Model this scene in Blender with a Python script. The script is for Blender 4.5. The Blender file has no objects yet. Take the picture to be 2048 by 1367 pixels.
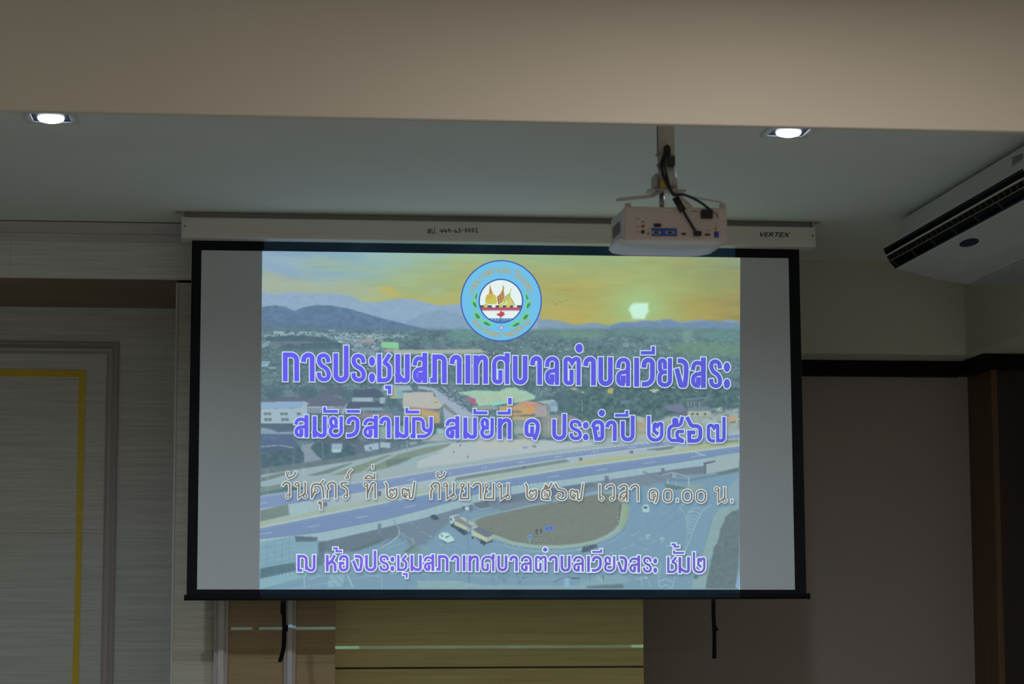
import bpy, bmesh, math, random
import numpy as np
random.seed(7); rng = np.random.default_rng(11)
S = bpy.context.scene
COL = S.collection

# ------------------------------------------------------------------ camera
CZ = 1.55                                    # camera height above the floor
F, YAW, PIT, ROL = 4481.07, .107569, .115969, -.0022037
cy, sy, cp, sp = math.cos(YAW), math.sin(YAW), math.cos(PIT), math.sin(PIT)
FWD = np.array([sy*cp, cy*cp, sp]); RT = np.array([cy, -sy, 0.]); UP = np.cross(RT, FWD)
R2 = RT*math.cos(ROL)+UP*math.sin(ROL); U2 = -RT*math.sin(ROL)+UP*math.cos(ROL)
cam = bpy.data.cameras.new('camera'); cam.sensor_width = 36; cam.lens = F*36/2048
cam.clip_start = .05; cam.clip_end = 100
cam.dof.use_dof = True; cam.dof.focus_distance = 9.95; cam.dof.aperture_fstop = 4.5
co = bpy.data.objects.new('camera', cam); COL.objects.link(co)
import mathutils
co.matrix_world = mathutils.Matrix(((R2[0], U2[0], -FWD[0], 0), (R2[1], U2[1], -FWD[1], 0), (R2[2], U2[2], -FWD[2], CZ), (0, 0, 0, 1)))
S.camera = co

# ------------------------------------------------------------------ world, exposure
S.view_settings.view_transform = 'Standard'; S.view_settings.look = 'None'
S.view_settings.exposure = 0; S.view_settings.gamma = 1; S.view_settings.use_curve_mapping = False
w = bpy.data.worlds.new('world'); S.world = w; w.use_nodes = True
w.node_tree.nodes['Background'].inputs[0].default_value = (1, .96, .92, 1)
w.node_tree.nodes['Background'].inputs[1].default_value = .40

def area(name, loc, rot, sx, sy_, power, col):
    l = bpy.data.lights.new(name, 'AREA'); l.shape = 'RECTANGLE'; l.size = sx; l.size_y = sy_; l.energy = power; l.color = col
    o = bpy.data.objects.new(name, l); o.location = loc; o.rotation_euler = rot; COL.objects.link(o); return o
ZC = 1.722+CZ                                # ceiling height
# unseen ceiling lamps, added to light the beam and room from the camera side
for i, (x, y, pw) in enumerate([(.4, .9, 15), (2.6, .9, 15), (1.3, 4.75, 18), (1.2, -1.4, 15)]):
    area('unseen_room_lamp_%d' % (i+1), (x, y, ZC-.03), (0, 0, 0), 1.0, .4, pw, (1, .90, .80))

# ------------------------------------------------------------------ unprojection: a pixel of the photo onto a measured plane
def ray(x, y): return FWD+R2*(x-1024)/F+U2*(683.5-y)/F
def at(x, y, Y): d = ray(x, y); p = d*Y/d[1]; return (p[0], p[1], p[2]+CZ)
def onz(x, y, z): d = ray(x, y); p = d*(z-CZ)/d[2]; return (p[0], p[1], p[2]+CZ)
def onx(x, y, X): d = ray(x, y); p = d*X/d[0]; return (p[0], p[1], p[2]+CZ)

# ------------------------------------------------------------------ materials
def lin(c):
    c = np.asarray(c, float)/255.
    return np.where(c <= .04045, c/12.92, ((c+.055)/1.055)**2.4)
def nt_of(name):
    m = bpy.data.materials.new(name); m.use_nodes = True
    return m, m.node_tree, m.node_tree.nodes['Principled BSDF']
def mat(name, col, rough=.6, metal=0., noise=.04, scale=6., bump=0., spec=.5):
    m, t, b = nt_of(name)
    tc = t.nodes.new('ShaderNodeTexCoord'); n = t.nodes.new('ShaderNodeTexNoise'); n.inputs['Scale'].default_value = scale; n.inputs['Detail'].default_value = 4
    t.links.new(tc.outputs['Object'], n.inputs['Vector'])
    r = t.nodes.new('ShaderNodeValToRGB'); c = np.array(col)
    r.color_ramp.elements[0].position = .3; r.color_ramp.elements[1].position = .7
    r.color_ramp.elements[0].color = (*np.clip(c*(1-noise), 0, 1), 1); r.color_ramp.elements[1].color = (*np.clip(c*(1+noise), 0, 1), 1)
    t.links.new(n.outputs['Fac'], r.inputs['Fac']); t.links.new(r.outputs['Color'], b.inputs['Base Color'])
    b.inputs['Roughness'].default_value = rough; b.inputs['Metallic'].default_value = metal
    b.inputs['Specular IOR Level'].default_value = spec
    if bump:
        n2 = t.nodes.new('ShaderNodeTexNoise'); n2.inputs['Scale'].default_value = 180; t.links.new(tc.outputs['Object'], n2.inputs['Vector'])
        bp = t.nodes.new('ShaderNodeBump'); bp.inputs['Strength'].default_value = bump; bp.inputs['Distance'].default_value = .002
        t.links.new(n2.outputs['Fac'], bp.inputs['Height']); t.links.new(bp.outputs['Normal'], b.inputs['Normal'])
    return m
def wood(name, c0, c1, rough=.45, sc=(1.2, 1.2, 55)):
    """veneer with a fine grain that runs along x"""
    m, t, b = nt_of(name)
    tc = t.nodes.new('ShaderNodeTexCoord'); mp = t.nodes.new('ShaderNodeMapping'); mp.inputs['Scale'].default_value = sc
    t.links.new(tc.outputs['Object'], mp.inputs['Vector'])
    n = t.nodes.new('ShaderNodeTexNoise'); n.inputs['Scale'].default_value = 1; n.inputs['Detail'].default_value = 7; n.inputs['Roughness'].default_value = .65
    t.links.new(mp.outputs['Vector'], n.inputs['Vector'])
    mp2 = t.nodes.new('ShaderNodeMapping'); mp2.inputs['Scale'].default_value = (sc[0]*2.5, sc[1]*2.5, sc[2]*3.2)
    t.links.new(tc.outputs['Object'], mp2.inputs['Vector'])
    n2 = t.nodes.new('ShaderNodeTexNoise'); n2.inputs['Scale'].default_value = 1; n2.inputs['Detail'].default_value = 3
    t.links.new(mp2.outputs['Vector'], n2.inputs['Vector'])
    mx = t.nodes.new('ShaderNodeMath'); mx.operation = 'MULTIPLY_ADD'; mx.inputs[1].default_value = .45
    mm = t.nodes.new('ShaderNodeMath'); mm.operation = 'MULTIPLY'; mm.inputs[1].default_value = .55
    t.links.new(n.outputs['Fac'], mm.inputs[0]); t.links.new(n2.outputs['Fac'], mx.inputs[0]); t.links.new(mm.outputs[0], mx.inputs[2])
    r = t.nodes.new('ShaderNodeValToRGB'); r.color_ramp.elements[0].position = .36; r.color_ramp.elements[1].position = .62
    r.color_ramp.elements[0].color = (*c0, 1); r.color_ramp.elements[1].color = (*c1, 1)
    t.links.new(mx.outputs[0], r.inputs['Fac']); t.links.new(r.outputs['Color'], b.inputs['Base Color'])
    b.inputs['Roughness'].default_value = rough
    bp = t.nodes.new('ShaderNodeBump'); bp.inputs['Strength'].default_value = .15; bp.inputs['Distance'].default_value = .001
    t.links.new(mx.outputs[0], bp.inputs['Height']); t.links.new(bp.outputs['Normal'], b.inputs['Normal'])
    return m
def emis(name, col, s):
    m = bpy.data.materials.new(name); m.use_nodes = True; t = m.node_tree; t.nodes.clear()
    e = t.nodes.new('ShaderNodeEmission'); o = t.nodes.new('ShaderNodeOutputMaterial')
    e.inputs[0].default_value = (*col, 1); e.inputs[1].default_value = s; t.links.new(e.outputs[0], o.inputs[0]); return m

M = {}
M['ceiling'] = mat('ceiling_paint', (.80, .82, .75), .9, noise=.02, scale=2, spec=.1)
M['beam'] = mat('beam_paint', (.74, .67, .59), .9, noise=.02, scale=2, spec=.1)
M['paint'] = mat('wall_paint', (.68, .65, .54), .9, noise=.02, scale=2, spec=.1)
M['pinkwall'] = mat('wall_paint_pink_grey', (.45, .375, .33), .9, noise=.02, scale=2, spec=.1)
M['veneer'] = wood('grey_veneer', (.56, .56, .50), (.78, .78, .72))
M['veneer_warm'] = wood('warm_veneer', (.27, .185, .085), (.38, .265, .13))
M['veneer_mid'] = wood('dimmed_grey_veneer', (.40, .37, .29), (.56, .52, .42))  # darker copy of the grey veneer: dim warm light on the pilaster painted in
M['veneer_soffit'] = wood('shaded_brown_veneer', (.17, .105, .05), (.25, .16, .08))  # dark veneer copy, the soffit's shade is in its colour
M['veneer_yellow'] = wood('yellow_veneer', (.56, .48, .18), (.72, .64, .27))
M['mould'] = wood('moulding_wood', (.50, .45, .44), (.60, .55, .54), sc=(1.5, 1.5, 30))
M['mould_v'] = wood('moulding_wood_upright', (.52, .47, .45), (.60, .55, .53), sc=(30, 30, 1.5))
M['jamb'] = wood('brown_jamb_wood', (.10, .05, .018), (.16, .085, .035), sc=(30, 30, 1.2))
M['dark_wood'] = wood('dark_red_wood', (.016, .006, .004), (.03, .011, .008), .35, sc=(14, 14, 1.5))
M['black'] = mat('black_lacquer', (.006, .006, .006), .5, noise=.1, spec=.1)
M['tape'] = mat('yellow_tape', (.78, .56, .02), .45, noise=.05, scale=12)
M['groove'] = mat('groove_shadow_gap', (.10, .06, .035), .9)
M['floor'] = mat('floor_bounce_pale', (.41, .41, .385), .35, noise=.05, scale=3)  # unseen floor, colour kept pale so that it bounces light upwards
M['case'] = mat('screen_casing_enamel', (.76, .71, .64), .45, noise=.02, bump=.1)
M['case_end'] = mat('casing_end_plastic', (.70, .68, .65), .5)
M['rail'] = mat('mounting_rail_metal', (.42, .43, .40), .5, metal=.3)
M['fabric'] = mat('matt_white_screen_fabric', (.66, .685, .70), .95, noise=.01, spec=.05)
M['border'] = mat('black_screen_border', (.018, .018, .021), .9, noise=.1, spec=.02)
M['strap'] = mat('black_webbing', (.006, .006, .007), .9, spec=.05)
M['screw'] = mat('screw_metal', (.35, .34, .33), .35, metal=.9)
M['ink'] = mat('marker_ink', (.02, .02, .03), .6)
M['navy'] = mat('navy_print', (.010, .012, .05), .5)
M['plastic'] = mat('projector_white_plastic', (.74, .62, .57), .5, noise=.02)
M['plastic_side'] = mat('projector_side_plastic', (.62, .66, .74), .5, noise=.02)
M['plastic_cover'] = mat('projector_cover_plastic', (.78, .84, .90), .35, noise=.02)
M['mount'] = mat('mount_white_enamel', (.66, .60, .53), .45, noise=.03)
M['cable'] = mat('black_cable', (.008, .008, .010), .5)
M['port'] = mat('port_black', (.02, .012, .018), .5)
M['blue'] = mat('port_blue', (.035, .10, .50), .5)
M['orange'] = mat('port_orange', (.50, .20, .04), .5)
M['sticker'] = mat('yellow_sticker', (.62, .43, .02), .5)
M['seam'] = mat('seam_grey', (.22, .19, .18), .6)
M['ac'] = mat('air_conditioner_plastic', (.56, .56, .53), .45, noise=.02)
M['ac_dark'] = mat('air_outlet_black', (.006, .007, .009), .6, spec=.2)
M['ac_fin'] = mat('air_fin_grey', (.07, .065, .048), .5)
M['ac_flap'] = mat('air_flap_plastic', (.60, .58, .48), .4)
M['ac_logo'] = mat('navy_badge', (.014, .021, .055), .6, spec=.2)
M['lamp_frame'] = mat('lamp_frame_enamel', (.55, .56, .56), .5)
M['lamp_in'] = mat('lamp_recess_dark', (.02, .03, .06), .5)
M['bulb'] = emis('bulb_glow', (.80, .90, 1), 14)

# projected light: colour comes from the picture, stored per vertex
pm = bpy.data.materials.new('projected_image_light'); pm.use_nodes = True; t = pm.node_tree; t.nodes.clear()
a_ = t.nodes.new('ShaderNodeVertexColor'); a_.layer_name = 'Col'; e_ = t.nodes.new('ShaderNodeEmission'); o_ = t.nodes.new('ShaderNodeOutputMaterial')
t.links.new(a_.outputs['Color'], e_.inputs[0]); t.links.new(e_.outputs[0], o_.inputs[0])
try: pm.cycles.emission_sampling = 'FRONT'
except Exception: pass

# ------------------------------------------------------------------ mesh builder
class MB:
    def __init__(s): s.v = []; s.f = []; s.c = []; s.sm = []
    def add(s, vs, fs, col=None, smooth=False):
        k = len(s.v); s.v += [tuple(map(float, p)) for p in vs]; s.f += [tuple(i+k for i in f) for f in fs]
        s.c += [col]*len(vs); s.sm += [smooth]*len(fs); return s
    def box(s, a, b):
        (x0, y0, z0), (x1, y1, z1) = a, b
        if x0 > x1: x0, x1 = x1, x0
        if y0 > y1: y0, y1 = y1, y0
        if z0 > z1: z0, z1 = z1, z0
        return s.add([(x0,y0,z0),(x1,y0,z0),(x1,y1,z0),(x0,y1,z0),(x0,y0,z1),(x1,y0,z1),(x1,y1,z1),(x0,y1,z1)],
                     [(0,3,2,1),(4,5,6,7),(0,1,5,4),(1,2,6,5),(2,3,7,6),(3,0,4,7)])
    def prism(s, prof, off, smooth=False):
        """prof: closed 3D loop, off: extrusion vector"""
        n = len(prof); o = np.array(off)
        vs = [tuple(p) for p in prof]+[tuple(np.array(p)+o) for p in prof]
        fs = [tuple(range(n)), tuple(range(2*n-1, n-1, -1))]
        s.add(vs, fs)
        k = len(s.v)-2*n
        s.f += [(k+i, k+i+n, k+(i+1) % n+n, k+(i+1) % n) for i in range(n)]; s.sm += [smooth]*n
        return s
    def cyl(s, a, b, r0, r1=None, n=24, smooth=True):
        r1 = r0 if r1 is None else r1
        a = np.array(a, float); b = np.array(b, float); d = b-a; d = d/np.linalg.norm(d)
        u = np.cross(d, (0, 0, 1) if abs(d[2]) < .9 else (1, 0, 0)); u /= np.linalg.norm(u); v = np.cross(d, u)
        an = [2*math.pi*i/n for i in range(n)]
        vs = [a+r0*(u*math.cos(t)+v*math.sin(t)) for t in an]+[b+r1*(u*math.cos(t)+v*math.sin(t)) for t in an]
        s.add(vs, [tuple(range(n)), tuple(range(2*n-1, n-1, -1))])
        k = len(s.v)-2*n
        s.f += [(k+i, k+n+i, k+n+(i+1) % n, k+(i+1) % n) for i in range(n)]; s.sm += [smooth]*n
        return s
    def tube(s, pts, r, n=10):
        P = [np.array(p, float) for p in smooth_path(pts)]; rings = []
        for i, p in enumerate(P):
            d = P[min(i+1, len(P)-1)]-P[max(i-1, 0)]; d /= np.linalg.norm(d)
            u = np.cross(d, (0, 1, 0)); u /= max(np.linalg.norm(u), 1e-6); v = np.cross(d, u)
            rings.append([p+r*(u*math.cos(2*math.pi*j/n)+v*math.sin(2*math.pi*j/n)) for j in range(n)])
        vs = [q for g in rings for q in g]; fs = []
        for i in range(len(P)-1):
            for j in range(n): fs.append((i*n+j, (i+1)*n+j, (i+1)*n+(j+1) % n, i*n+(j+1) % n))
        fs += [tuple(range(n)), tuple(range((len(P)-1)*n, len(P)*n))]
        return s.add(vs, fs, smooth=True)
    def build(s, name, m, parent=None, origin=None, bevel=0, seg=2, label=None):
        me = bpy.data.meshes.new(name); V = np.array(s.v)
        if origin is None: origin = (0, 0, 0) if parent is not None else tuple(V.mean(0))
        po = np.array(origin, float)
        if parent is not None: po = np.array(parent_world(parent)); 
        me.from_pydata([tuple(p) for p in (V-po)], [], s.f)
        me.validate()
        if len(s.f) < 20000 and (not s.c or s.c[0] is None):
            bm = bmesh.new(); bm.from_mesh(me); bmesh.ops.recalc_face_normals(bm, faces=bm.faces[:]); bm.to_mesh(me); bm.free()
        if len(me.polygons) == len(s.sm): me.polygons.foreach_set('use_smooth', s.sm)
        o = bpy.data.objects.new(name, me); COL.objects.link(o); me.materials.append(m)
        if parent is None: o.location = po
        else: o.parent = parent
        o['_w'] = [float(x) for x in po]
        if bevel:
            b = o.modifiers.new('bevel', 'BEVEL'); b.width = bevel; b.segments = seg; b.limit_method = 'ANGLE'; b.angle_limit = math.radians(40)
        if s.c and s.c[0] is not None:
            at_ = me.color_attributes.new('Col', 'FLOAT_COLOR', 'POINT')
            cc = np.ones((len(s.v), 4)); cc[:, :3] = np.array(s.c); at_.data.foreach_set('color', cc.ravel())
        if label: o['label'] = label
        return o
def parent_world(p): return p.get('_w', tuple(p.location))
def smooth_path(pts, n=8):
    P = [np.array(p, float) for p in pts]
    if len(P) < 3: return P
    out = []
    for i in range(len(P)-1):
        p0, p1, p2, p3 = P[max(i-1, 0)], P[i], P[i+1], P[min(i+2, len(P)-1)]
        for k in range(n):
            t = k/n; out.append(.5*((2*p1)+(-p0+p2)*t+(2*p0-5*p1+4*p2-p3)*t*t+(-p0+3*p1-3*p2+p3)*t**3))
    out.append(P[-1]); return out
def empty(name, loc, label, cat, group=None):
    o = bpy.data.objects.new(name, None); o.empty_display_size = .1; o.location = loc; COL.objects.link(o)
    o['label'] = label; o['category'] = cat; o['_w'] = [float(x) for x in loc]
    if group: o['group'] = group
    return o
def struct(o, label=None, cat=None):
    o['kind'] = 'structure'
    if label: o['label'] = label
    if cat: o['category'] = cat
    return o
def box(a, b): return MB().box(a, b)

# ================================================================== SETTING
YV, YP, YM, YY, YB = 10.205, 10.245, 10.21, 10.43, 11.27      # valance, pilaster, panel, yellow panel, recess back
struct(box((-4, -3, -.1), (5.2, 11.6, 0)).build('floor', M['floor']), 'unseen floor of the meeting room, pale to bounce light', 'floor')
struct(box((-4, -3, ZC), (5.2, 11.6, ZC+.1)).build('ceiling', M['ceiling']), 'pale grey ceiling above the projection screen', 'ceiling')
struct(box((-3.7, -3, 0), (-3.6, 11.6, ZC)).build('wall_left', M['paint']), 'left side wall of the room', 'wall')
struct(box((4.6, -3, 0), (4.7, 11.6, ZC)).build('wall_right', M['paint']), 'right side wall of the room', 'wall')
YK = 11.36
struct(box((-3.6, YK, 0), (4.6, YK+.1, ZC)).build('wall_back', M['pinkwall']), 'plain pinkish grey wall below right of the screen', 'wall')
# hanging beam close to the camera
zb = at(1024, 246, 6.0)[2]
o = MB().box((-3.6, 5.972, zb), (4.6, 6.0, ZC)).build('trim_1', M['beam'], bevel=.003); struct(o, 'wide pinkish beige beam hanging across the top of the view', 'beam')

# crown, valance
zc0 = ZC; z1 = at(180, 482, YV-.02)[2]; z2 = at(200, 556, YV)[2]
xr = 1.9
prof = [(0, YV-.038, zc0-.004), (0, YV-.038, zc0-.012), (0, YV-.036, zc0-.02), (0, YV-.034, zc0-.028), (0, YV-.031, zc0-.040), (0, YV-.028, zc0-.052),
        (0, YV-.032, zc0-.058), (0, YV-.026, zc0-.060), (0, YV-.024, zc0-.068), (0, YV-.018, zc0-.072), (0, YV-.016, z1+.006), (0, YV-.010, z1), (0, YV+.02, z1), (0, YV+.02, zc0-.004)]
struct(MB().prism([(-3.6, p[1], p[2]) for p in prof], (3.6+xr, 0, 0)).build('trim_2', M['mould']), 'pinkish grey crown moulding under the ceiling left of the screen', 'moulding')
xj = at(20, 520, YV)[0]
m_ = MB(); m_.box((-3.6, YV, z2), (xj-.0003, YV+.03, z1+.03)); m_.box((xj+.0003, YV, z2), (xr, YV+.03, z1+.03))
struct(m_.build('trim_3', M['veneer'], bevel=.0006), 'pale wood veneer valance board under the crown moulding', 'board')
# soffit behind the valance, its shade painted in as browner wood
struct(box((-3.6, YV+.03, z2+.004), (xr, YB+.02, z2+.03)).build('trim_4', M['veneer_soffit']), 'wood underside of the recess behind the valance, shade painted brown', 'soffit')
# recess back with a groove
xp = at(347, 900, YP)[0]
zg = at(100, 1066, YB)[2]
xg = at(212, 1066, YB)[0]
m_ = MB(); m_.box((-3.6, YB, zg+.004), (xg, YB+.05, z2+.004)); m_.box((-3.6, YB, 0), (xg, YB+.05, zg-.003)); m_.box((xg, YB, 0), (xp+.3, YB+.05, z2+.004)); m_.box((-3.6, YB+.006, zg-.01), (xg, YB+.04, zg+.01))
struct(m_.build('wall_recess', M['veneer']), 'pale horizontal grain wood wall inside the left recess', 'wall')
# pilaster and panelled wall below the screen
zt = at(370, 565, YP)[2]
x427, x457 = at(428, 1280, YM)[0], at(456, 1280, YM)[0]
x576, x592 = at(574, 1280, YM)[0], at(591, 1280, YM)[0]
x670 = at(670, 1280, YP)[0]
struct(box((xp, YP-.006, 0), (xp+.012, YB, zt)).build('trim_5', M['mould_v'], bevel=.004), 'thin edge strip, its edge light painted pale, on the wood pilaster left of the screen', 'edge strip')  # pale strip stands for light caught on the pilaster's bevelled edge
struct(box((xp+.012, YP, 0), (x427+.01, YB, zt)).build('wall_pilaster', M['veneer_mid']), 'wood pilaster at the left edge of the projection screen', 'wall')
struct(box((x427, YM, 0), (x670, YB-.01, z2+.004)).build('wall_panelled', M['veneer_warm']), 'brown wood panelling behind and below the screen, left part', 'wall')
def upright(name, x0, x1, label):
    n = 10; wdt = x1-x0; y0 = YM
    pr = [(x0, y0)]
    for u, h in [(0, .012), (.12, .018), (.16, .010), (.2, .010), (.3, .022), (.5, .026), (.7, .022), (.8, .012), (.84, .012), (.88, .02), (1, .014)]:
        pr.append((x0+wdt*u, y0-h))
    pr.append((x1, y0))
    return struct(MB().prism([(a, b, 0) for a, b in pr], (0, 0, z2)).build(name, M['mould_v']), label, 'moulding')
upright('trim_6', x427, x457, 'upright moulding under the left end of the screen')
upright('trim_7', at(574, 1280, YM)[0]-.012, x592, 'upright moulding beside the left pull strap, under the screen')

# yellow panel, built as a thing (a separate board unit)
xyl, xyr = x670+.001, at(1287, 1280, YY)[0]
zgy = at(980, 1334, YY)[2]
pan = empty('wood_panel', ((xyl+xyr)/2, YY+.05, 0), 'yellowish wood veneer panel under the screen, between brown panelling and plain wall', 'wall panel')
box((xyl, YY, zgy+.004), (xyr, YY+.5, z2)).build('upper_board', M['veneer_yellow'], pan, bevel=.0015)
box((xyl, YY, 0), (xyr, YY+.5, zgy-.004)).build('lower_board', M['veneer_yellow'], pan, bevel=.0015)
box((xyl+.003, YY+.006, zgy-.004), (xyr-.002, YY+.4, zgy+.004)).build('groove', M['groove'], pan, label='dark horizontal groove')

# right: upper box wall, its side, header, column and door
YR = 11.0
zrb = at(1800, 708, YR)[2]
xs = at(1930, 640, YR)[0]
struct(box((xyr-.2, YR, zrb), (xs, YK, ZC)).build('wall_upper', M['paint']), 'olive grey upper wall between the screen and the air conditioner', 'wall')
struct(box((xs, 7.0, zrb), (xs+.9, YK, ZC)).build('wall_boxed', M['paint']), 'boxed out upper wall below the air conditioner', 'wall')
YH = onz(1750, 720, zrb)[1]
xh = at(1922, 735, YH)[0]
zh0 = at(1750, 752, YH+.03)[2]
yc = onx(1967, 730, xh)[1]
m_ = MB(); m_.box((xyr-.1, YH, zh0), (xh, YK, zrb-.002)); m_.box((xh, yc, zh0+.004), (xh+.8, YK, zrb-.002))
struct(m_.build('trim_8', M['black'], bevel=.003), 'black header band across the wall right of the screen', 'header')
xc = at(1941, 900, YK-.02)[0]
yc2 = onx(1986, 900, xc)[1]
struct(box((xc, yc2, 0), (xc+.03, YK, zh0+.02)).build('trim_9', M['jamb']), 'brown wooden jamb at the right edge beside the plain wall', 'jamb')
d_ = box((xc+.03, yc2+.004, 0), (xc+.9, yc2+.05, zh0+.004)).build('door_1', M['dark_wood'], bevel=.002); struct(d_, 'very dark reddish wood door at the right edge', 'door')
box((xc+.80, yc2-.03, 1.0), (xc+.83, yc2+.004, 1.14)).build('door_handle', M['screw'], d_, bevel=.004)

# framed moulding on the recess back (left)
ax = at(239, 690, YB); zt_ = ax[2]+.012; xo = ax[0]; wd = .062; xL = -2.6; zB = 1.0
def mould_run(P0, P1, inward, name, m):
    """profile swept from P0 to P1 (outer edge), mitred; inward: unit vector to the inside"""
    prof = [(0, 0), (0, .012), (.08, .020), (.14, .012), (.30, .018), (.55, .030), (.72, .026), (.78, .014), (.84, .014), (.9, .020), (1, .012), (1, 0)]
    P0 = np.array(P0); P1 = np.array(P1); d = P1-P0; L = np.linalg.norm(d); d = d/L; iw = np.array(inward)
    vs = []; n = len(prof)
    for base, sgn in ((P0, 1), (P1, -1)):
        for u, h in prof: vs.append(base+d*sgn*u*wd+iw*u*wd+np.array((0, -h, 0)))
    fs = [tuple(range(n)), tuple(range(2*n-1, n-1, -1))]+[(i, i+n, (i+1) % n+n, (i+1) % n) for i in range(n)]
    return MB().add(vs, fs).build(name, m)
struct(mould_run((xL, YB, zt_), (xo, YB, zt_), (0, 0, -1), 'trim_10', M['mould']), 'top moulding of the rectangular frame on the left wood wall', 'moulding')
struct(mould_run((xL, YB, zB), (xo, YB, zB), (0, 0, 1), 'trim_11', M['mould']), 'bottom moulding of the rectangular frame on the left wood wall', 'moulding')
struct(mould_run((xo, YB, zt_), (xo, YB, zB), (-1, 0, 0), 'trim_12', M['mould_v']), 'upright moulding beside the yellow tape, left of the screen', 'moulding')
struct(mould_run((xL, YB, zt_), (xL, YB, zB), (1, 0, 0), 'trim_13', M['mould_v']), 'far left upright moulding of the rectangular frame', 'moulding')

# yellow tape rectangle
tp = empty('tape_outline', at(80, 900, YB-.002), 'bright yellow tape rectangle stuck inside the left wall frame', 'tape')
a = at(-200, 740, YB-.004); b = at(172, 740, YB-.004); c = at(172, 753.5, YB-.004)
MB().box((xL+.25, YB-.006, c[2]), (b[0], YB, b[2])).build('top_strip', M['tape'], tp)
def quadplate(pts, th, name, m, par):
    v = [tuple(p) for p in pts]; return MB().prism(v, (0, th, 0)).build(name, m, par)
YT = YB-.007
p = [at(157.5, 753, YT), at(171.5, 753, YT), at(161, 1180, YT), at(151, 1700, YT), at(133, 1700, YT), at(150, 1180, YT)]
quadplate(p, .007, 'side_strip', M['tape'], tp)

# ================================================================== CEILING LIGHTS
def ceiling_light(loc, label):
    x, y = loc
    r = empty('ceiling_light', (x, y, ZC), label, 'ceiling light', 'square recessed ceiling lights above the screen')
    fr_ = MB(); a, b, h = .090, .066, .006
    for s_ in (-1, 1):
        fr_.box((x+s_*b, y-a, ZC-h), (x+s_*a, y+a, ZC-.0005)); fr_.box((x-b, y+s_*b, ZC-h), (x+b, y+s_*a, ZC-.0005))
    fr_.build('frame', M['lamp_frame'], r, bevel=.002)
    MB().box((x-b, y-b, ZC-.003), (x+b, y+b, ZC-.0008)).build('recess', M['lamp_in'], r)
    bl = MB(); n = 28; rings = [(.046, -.004), (.0455, -.009), (.038, -.015), (.02, -.020), (.004, -.0215)]
    vs = []; fs = []
    for rr, zz in rings: vs += [(x+rr*math.cos(2*math.pi*i/n), y+rr*math.sin(2*math.pi*i/n), ZC+zz) for i in range(n)]
    for k in range(len(rings)-1): fs += [(k*n+i, k*n+(i+1) % n, (k+1)*n+(i+1) % n, (k+1)*n+i) for i in range(n)]
    fs.append(tuple(range((len(rings)-1)*n, len(rings)*n)))
    bl.add(vs, fs, smooth=True).build('bulb', M['bulb'], r)
    l = bpy.data.lights.new('lamp_beam', 'SPOT'); l.energy = 74; l.color = (.72, .86, 1); l.spot_size = math.radians(162); l.spot_blend = .75; l.shadow_soft_size = .05
    lo = bpy.data.objects.new('lamp_beam', l); lo.location = (0, 0, -.035); lo.parent = r; COL.objects.link(lo)
    return r
pl = onz(102, 233.5, ZC); prr = onz(1577, 262, ZC)
ceiling_light((pl[0], pl[1]), 'square recessed ceiling light, glowing white, at the far left of the ceiling')
ceiling_light((prr[0], prr[1]), 'square recessed ceiling light, glowing white, to the right above the projector')

# ================================================================== PROJECTION SCREEN
YS = 9.925
scr = empty('projection_screen', at(1000, 460, YS), 'large pull down projection screen showing a town meeting title slide in violet lettering', 'projection screen')
def P2(x, y, l=0): return at(x, y, YS-.0004*l)
# casing: rounded box profile extruded along x
YC0, YC1 = 9.845, 9.985
A0 = at(363, 434.5, YC0); A1 = at(1631, 452, YC0); B0 = at(363, 478, YC0); 
zt_c, zb_c = (A0[2]+A1[2])/2, at(1000, 484, YC0)[2]
tilt = (A1[2]-A0[2])/(A1[0]-A0[0])
xA, xB = A0[0], A1[0]
pr = []
r_ = .008
for cx_, cz_, a0 in ((YC0+r_, zb_c+r_, 180), (YC1-r_, zb_c+r_, 270), (YC1-r_, zt_c-r_, 0), (YC0+r_, zt_c-r_, 90)):
    for k in range(5):
        t_ = math.radians(a0+k*22.5); pr.append((xA+.012, cx_+r_*math.cos(t_), cz_+r_*math.sin(t_)))
MB().prism(pr, (xB-xA-.024, 0, 0)).build('casing', M['case'], scr)
zl = at(1560, 480, YC0)[2]
box((xA+.014, YC0-.0015, zl-.001), (xB-.014, YC0+.002, zl+.001)).build('casing_rib', M['case'], scr)
for s_, x0 in ((0, xA), (1, xB-.012)):
    e_o = box((x0, YC0-.004, zb_c-.003), (x0+.012, YC1+.002, zt_c+.003)).build('end_cap', M['case_end'], scr, bevel=.003)
    sx = x0+.006+(.01 if s_ == 0 else -.008); sz = (zb_c+zt_c)/2+.004
    MB().cyl((sx, YC0-.007, sz), (sx, YC0, sz), .0045, n=14).build('screw', M['screw'], e_o)
    # hanging tab
    tb = MB(); tb.box((x0-.028 if s_ == 0 else x0+.012, YC0+.02, ZC-.004), (x0+.0 if s_ == 0 else x0+.04, YC0+.06, ZC-.0005)); tb.box((x0, YC0+.02, zt_c), (x0+.012, YC0+.06, ZC-.0005))
    tb.build('hanging_bracket', M['rail'], scr)
box((xA+.02, YC0+.055, zt_c+.001), (xB-.02, YC0+.115, ZC-.0005)).build('mounting_rail', M['rail'], scr)
xx = at(918, 445, YC0)[0]
box((xx, YC0+.03, zt_c+.0005), (xB-.05, YC0+.036, zt_c+.006)).build('rail_lip', M['screw'], scr)
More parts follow.
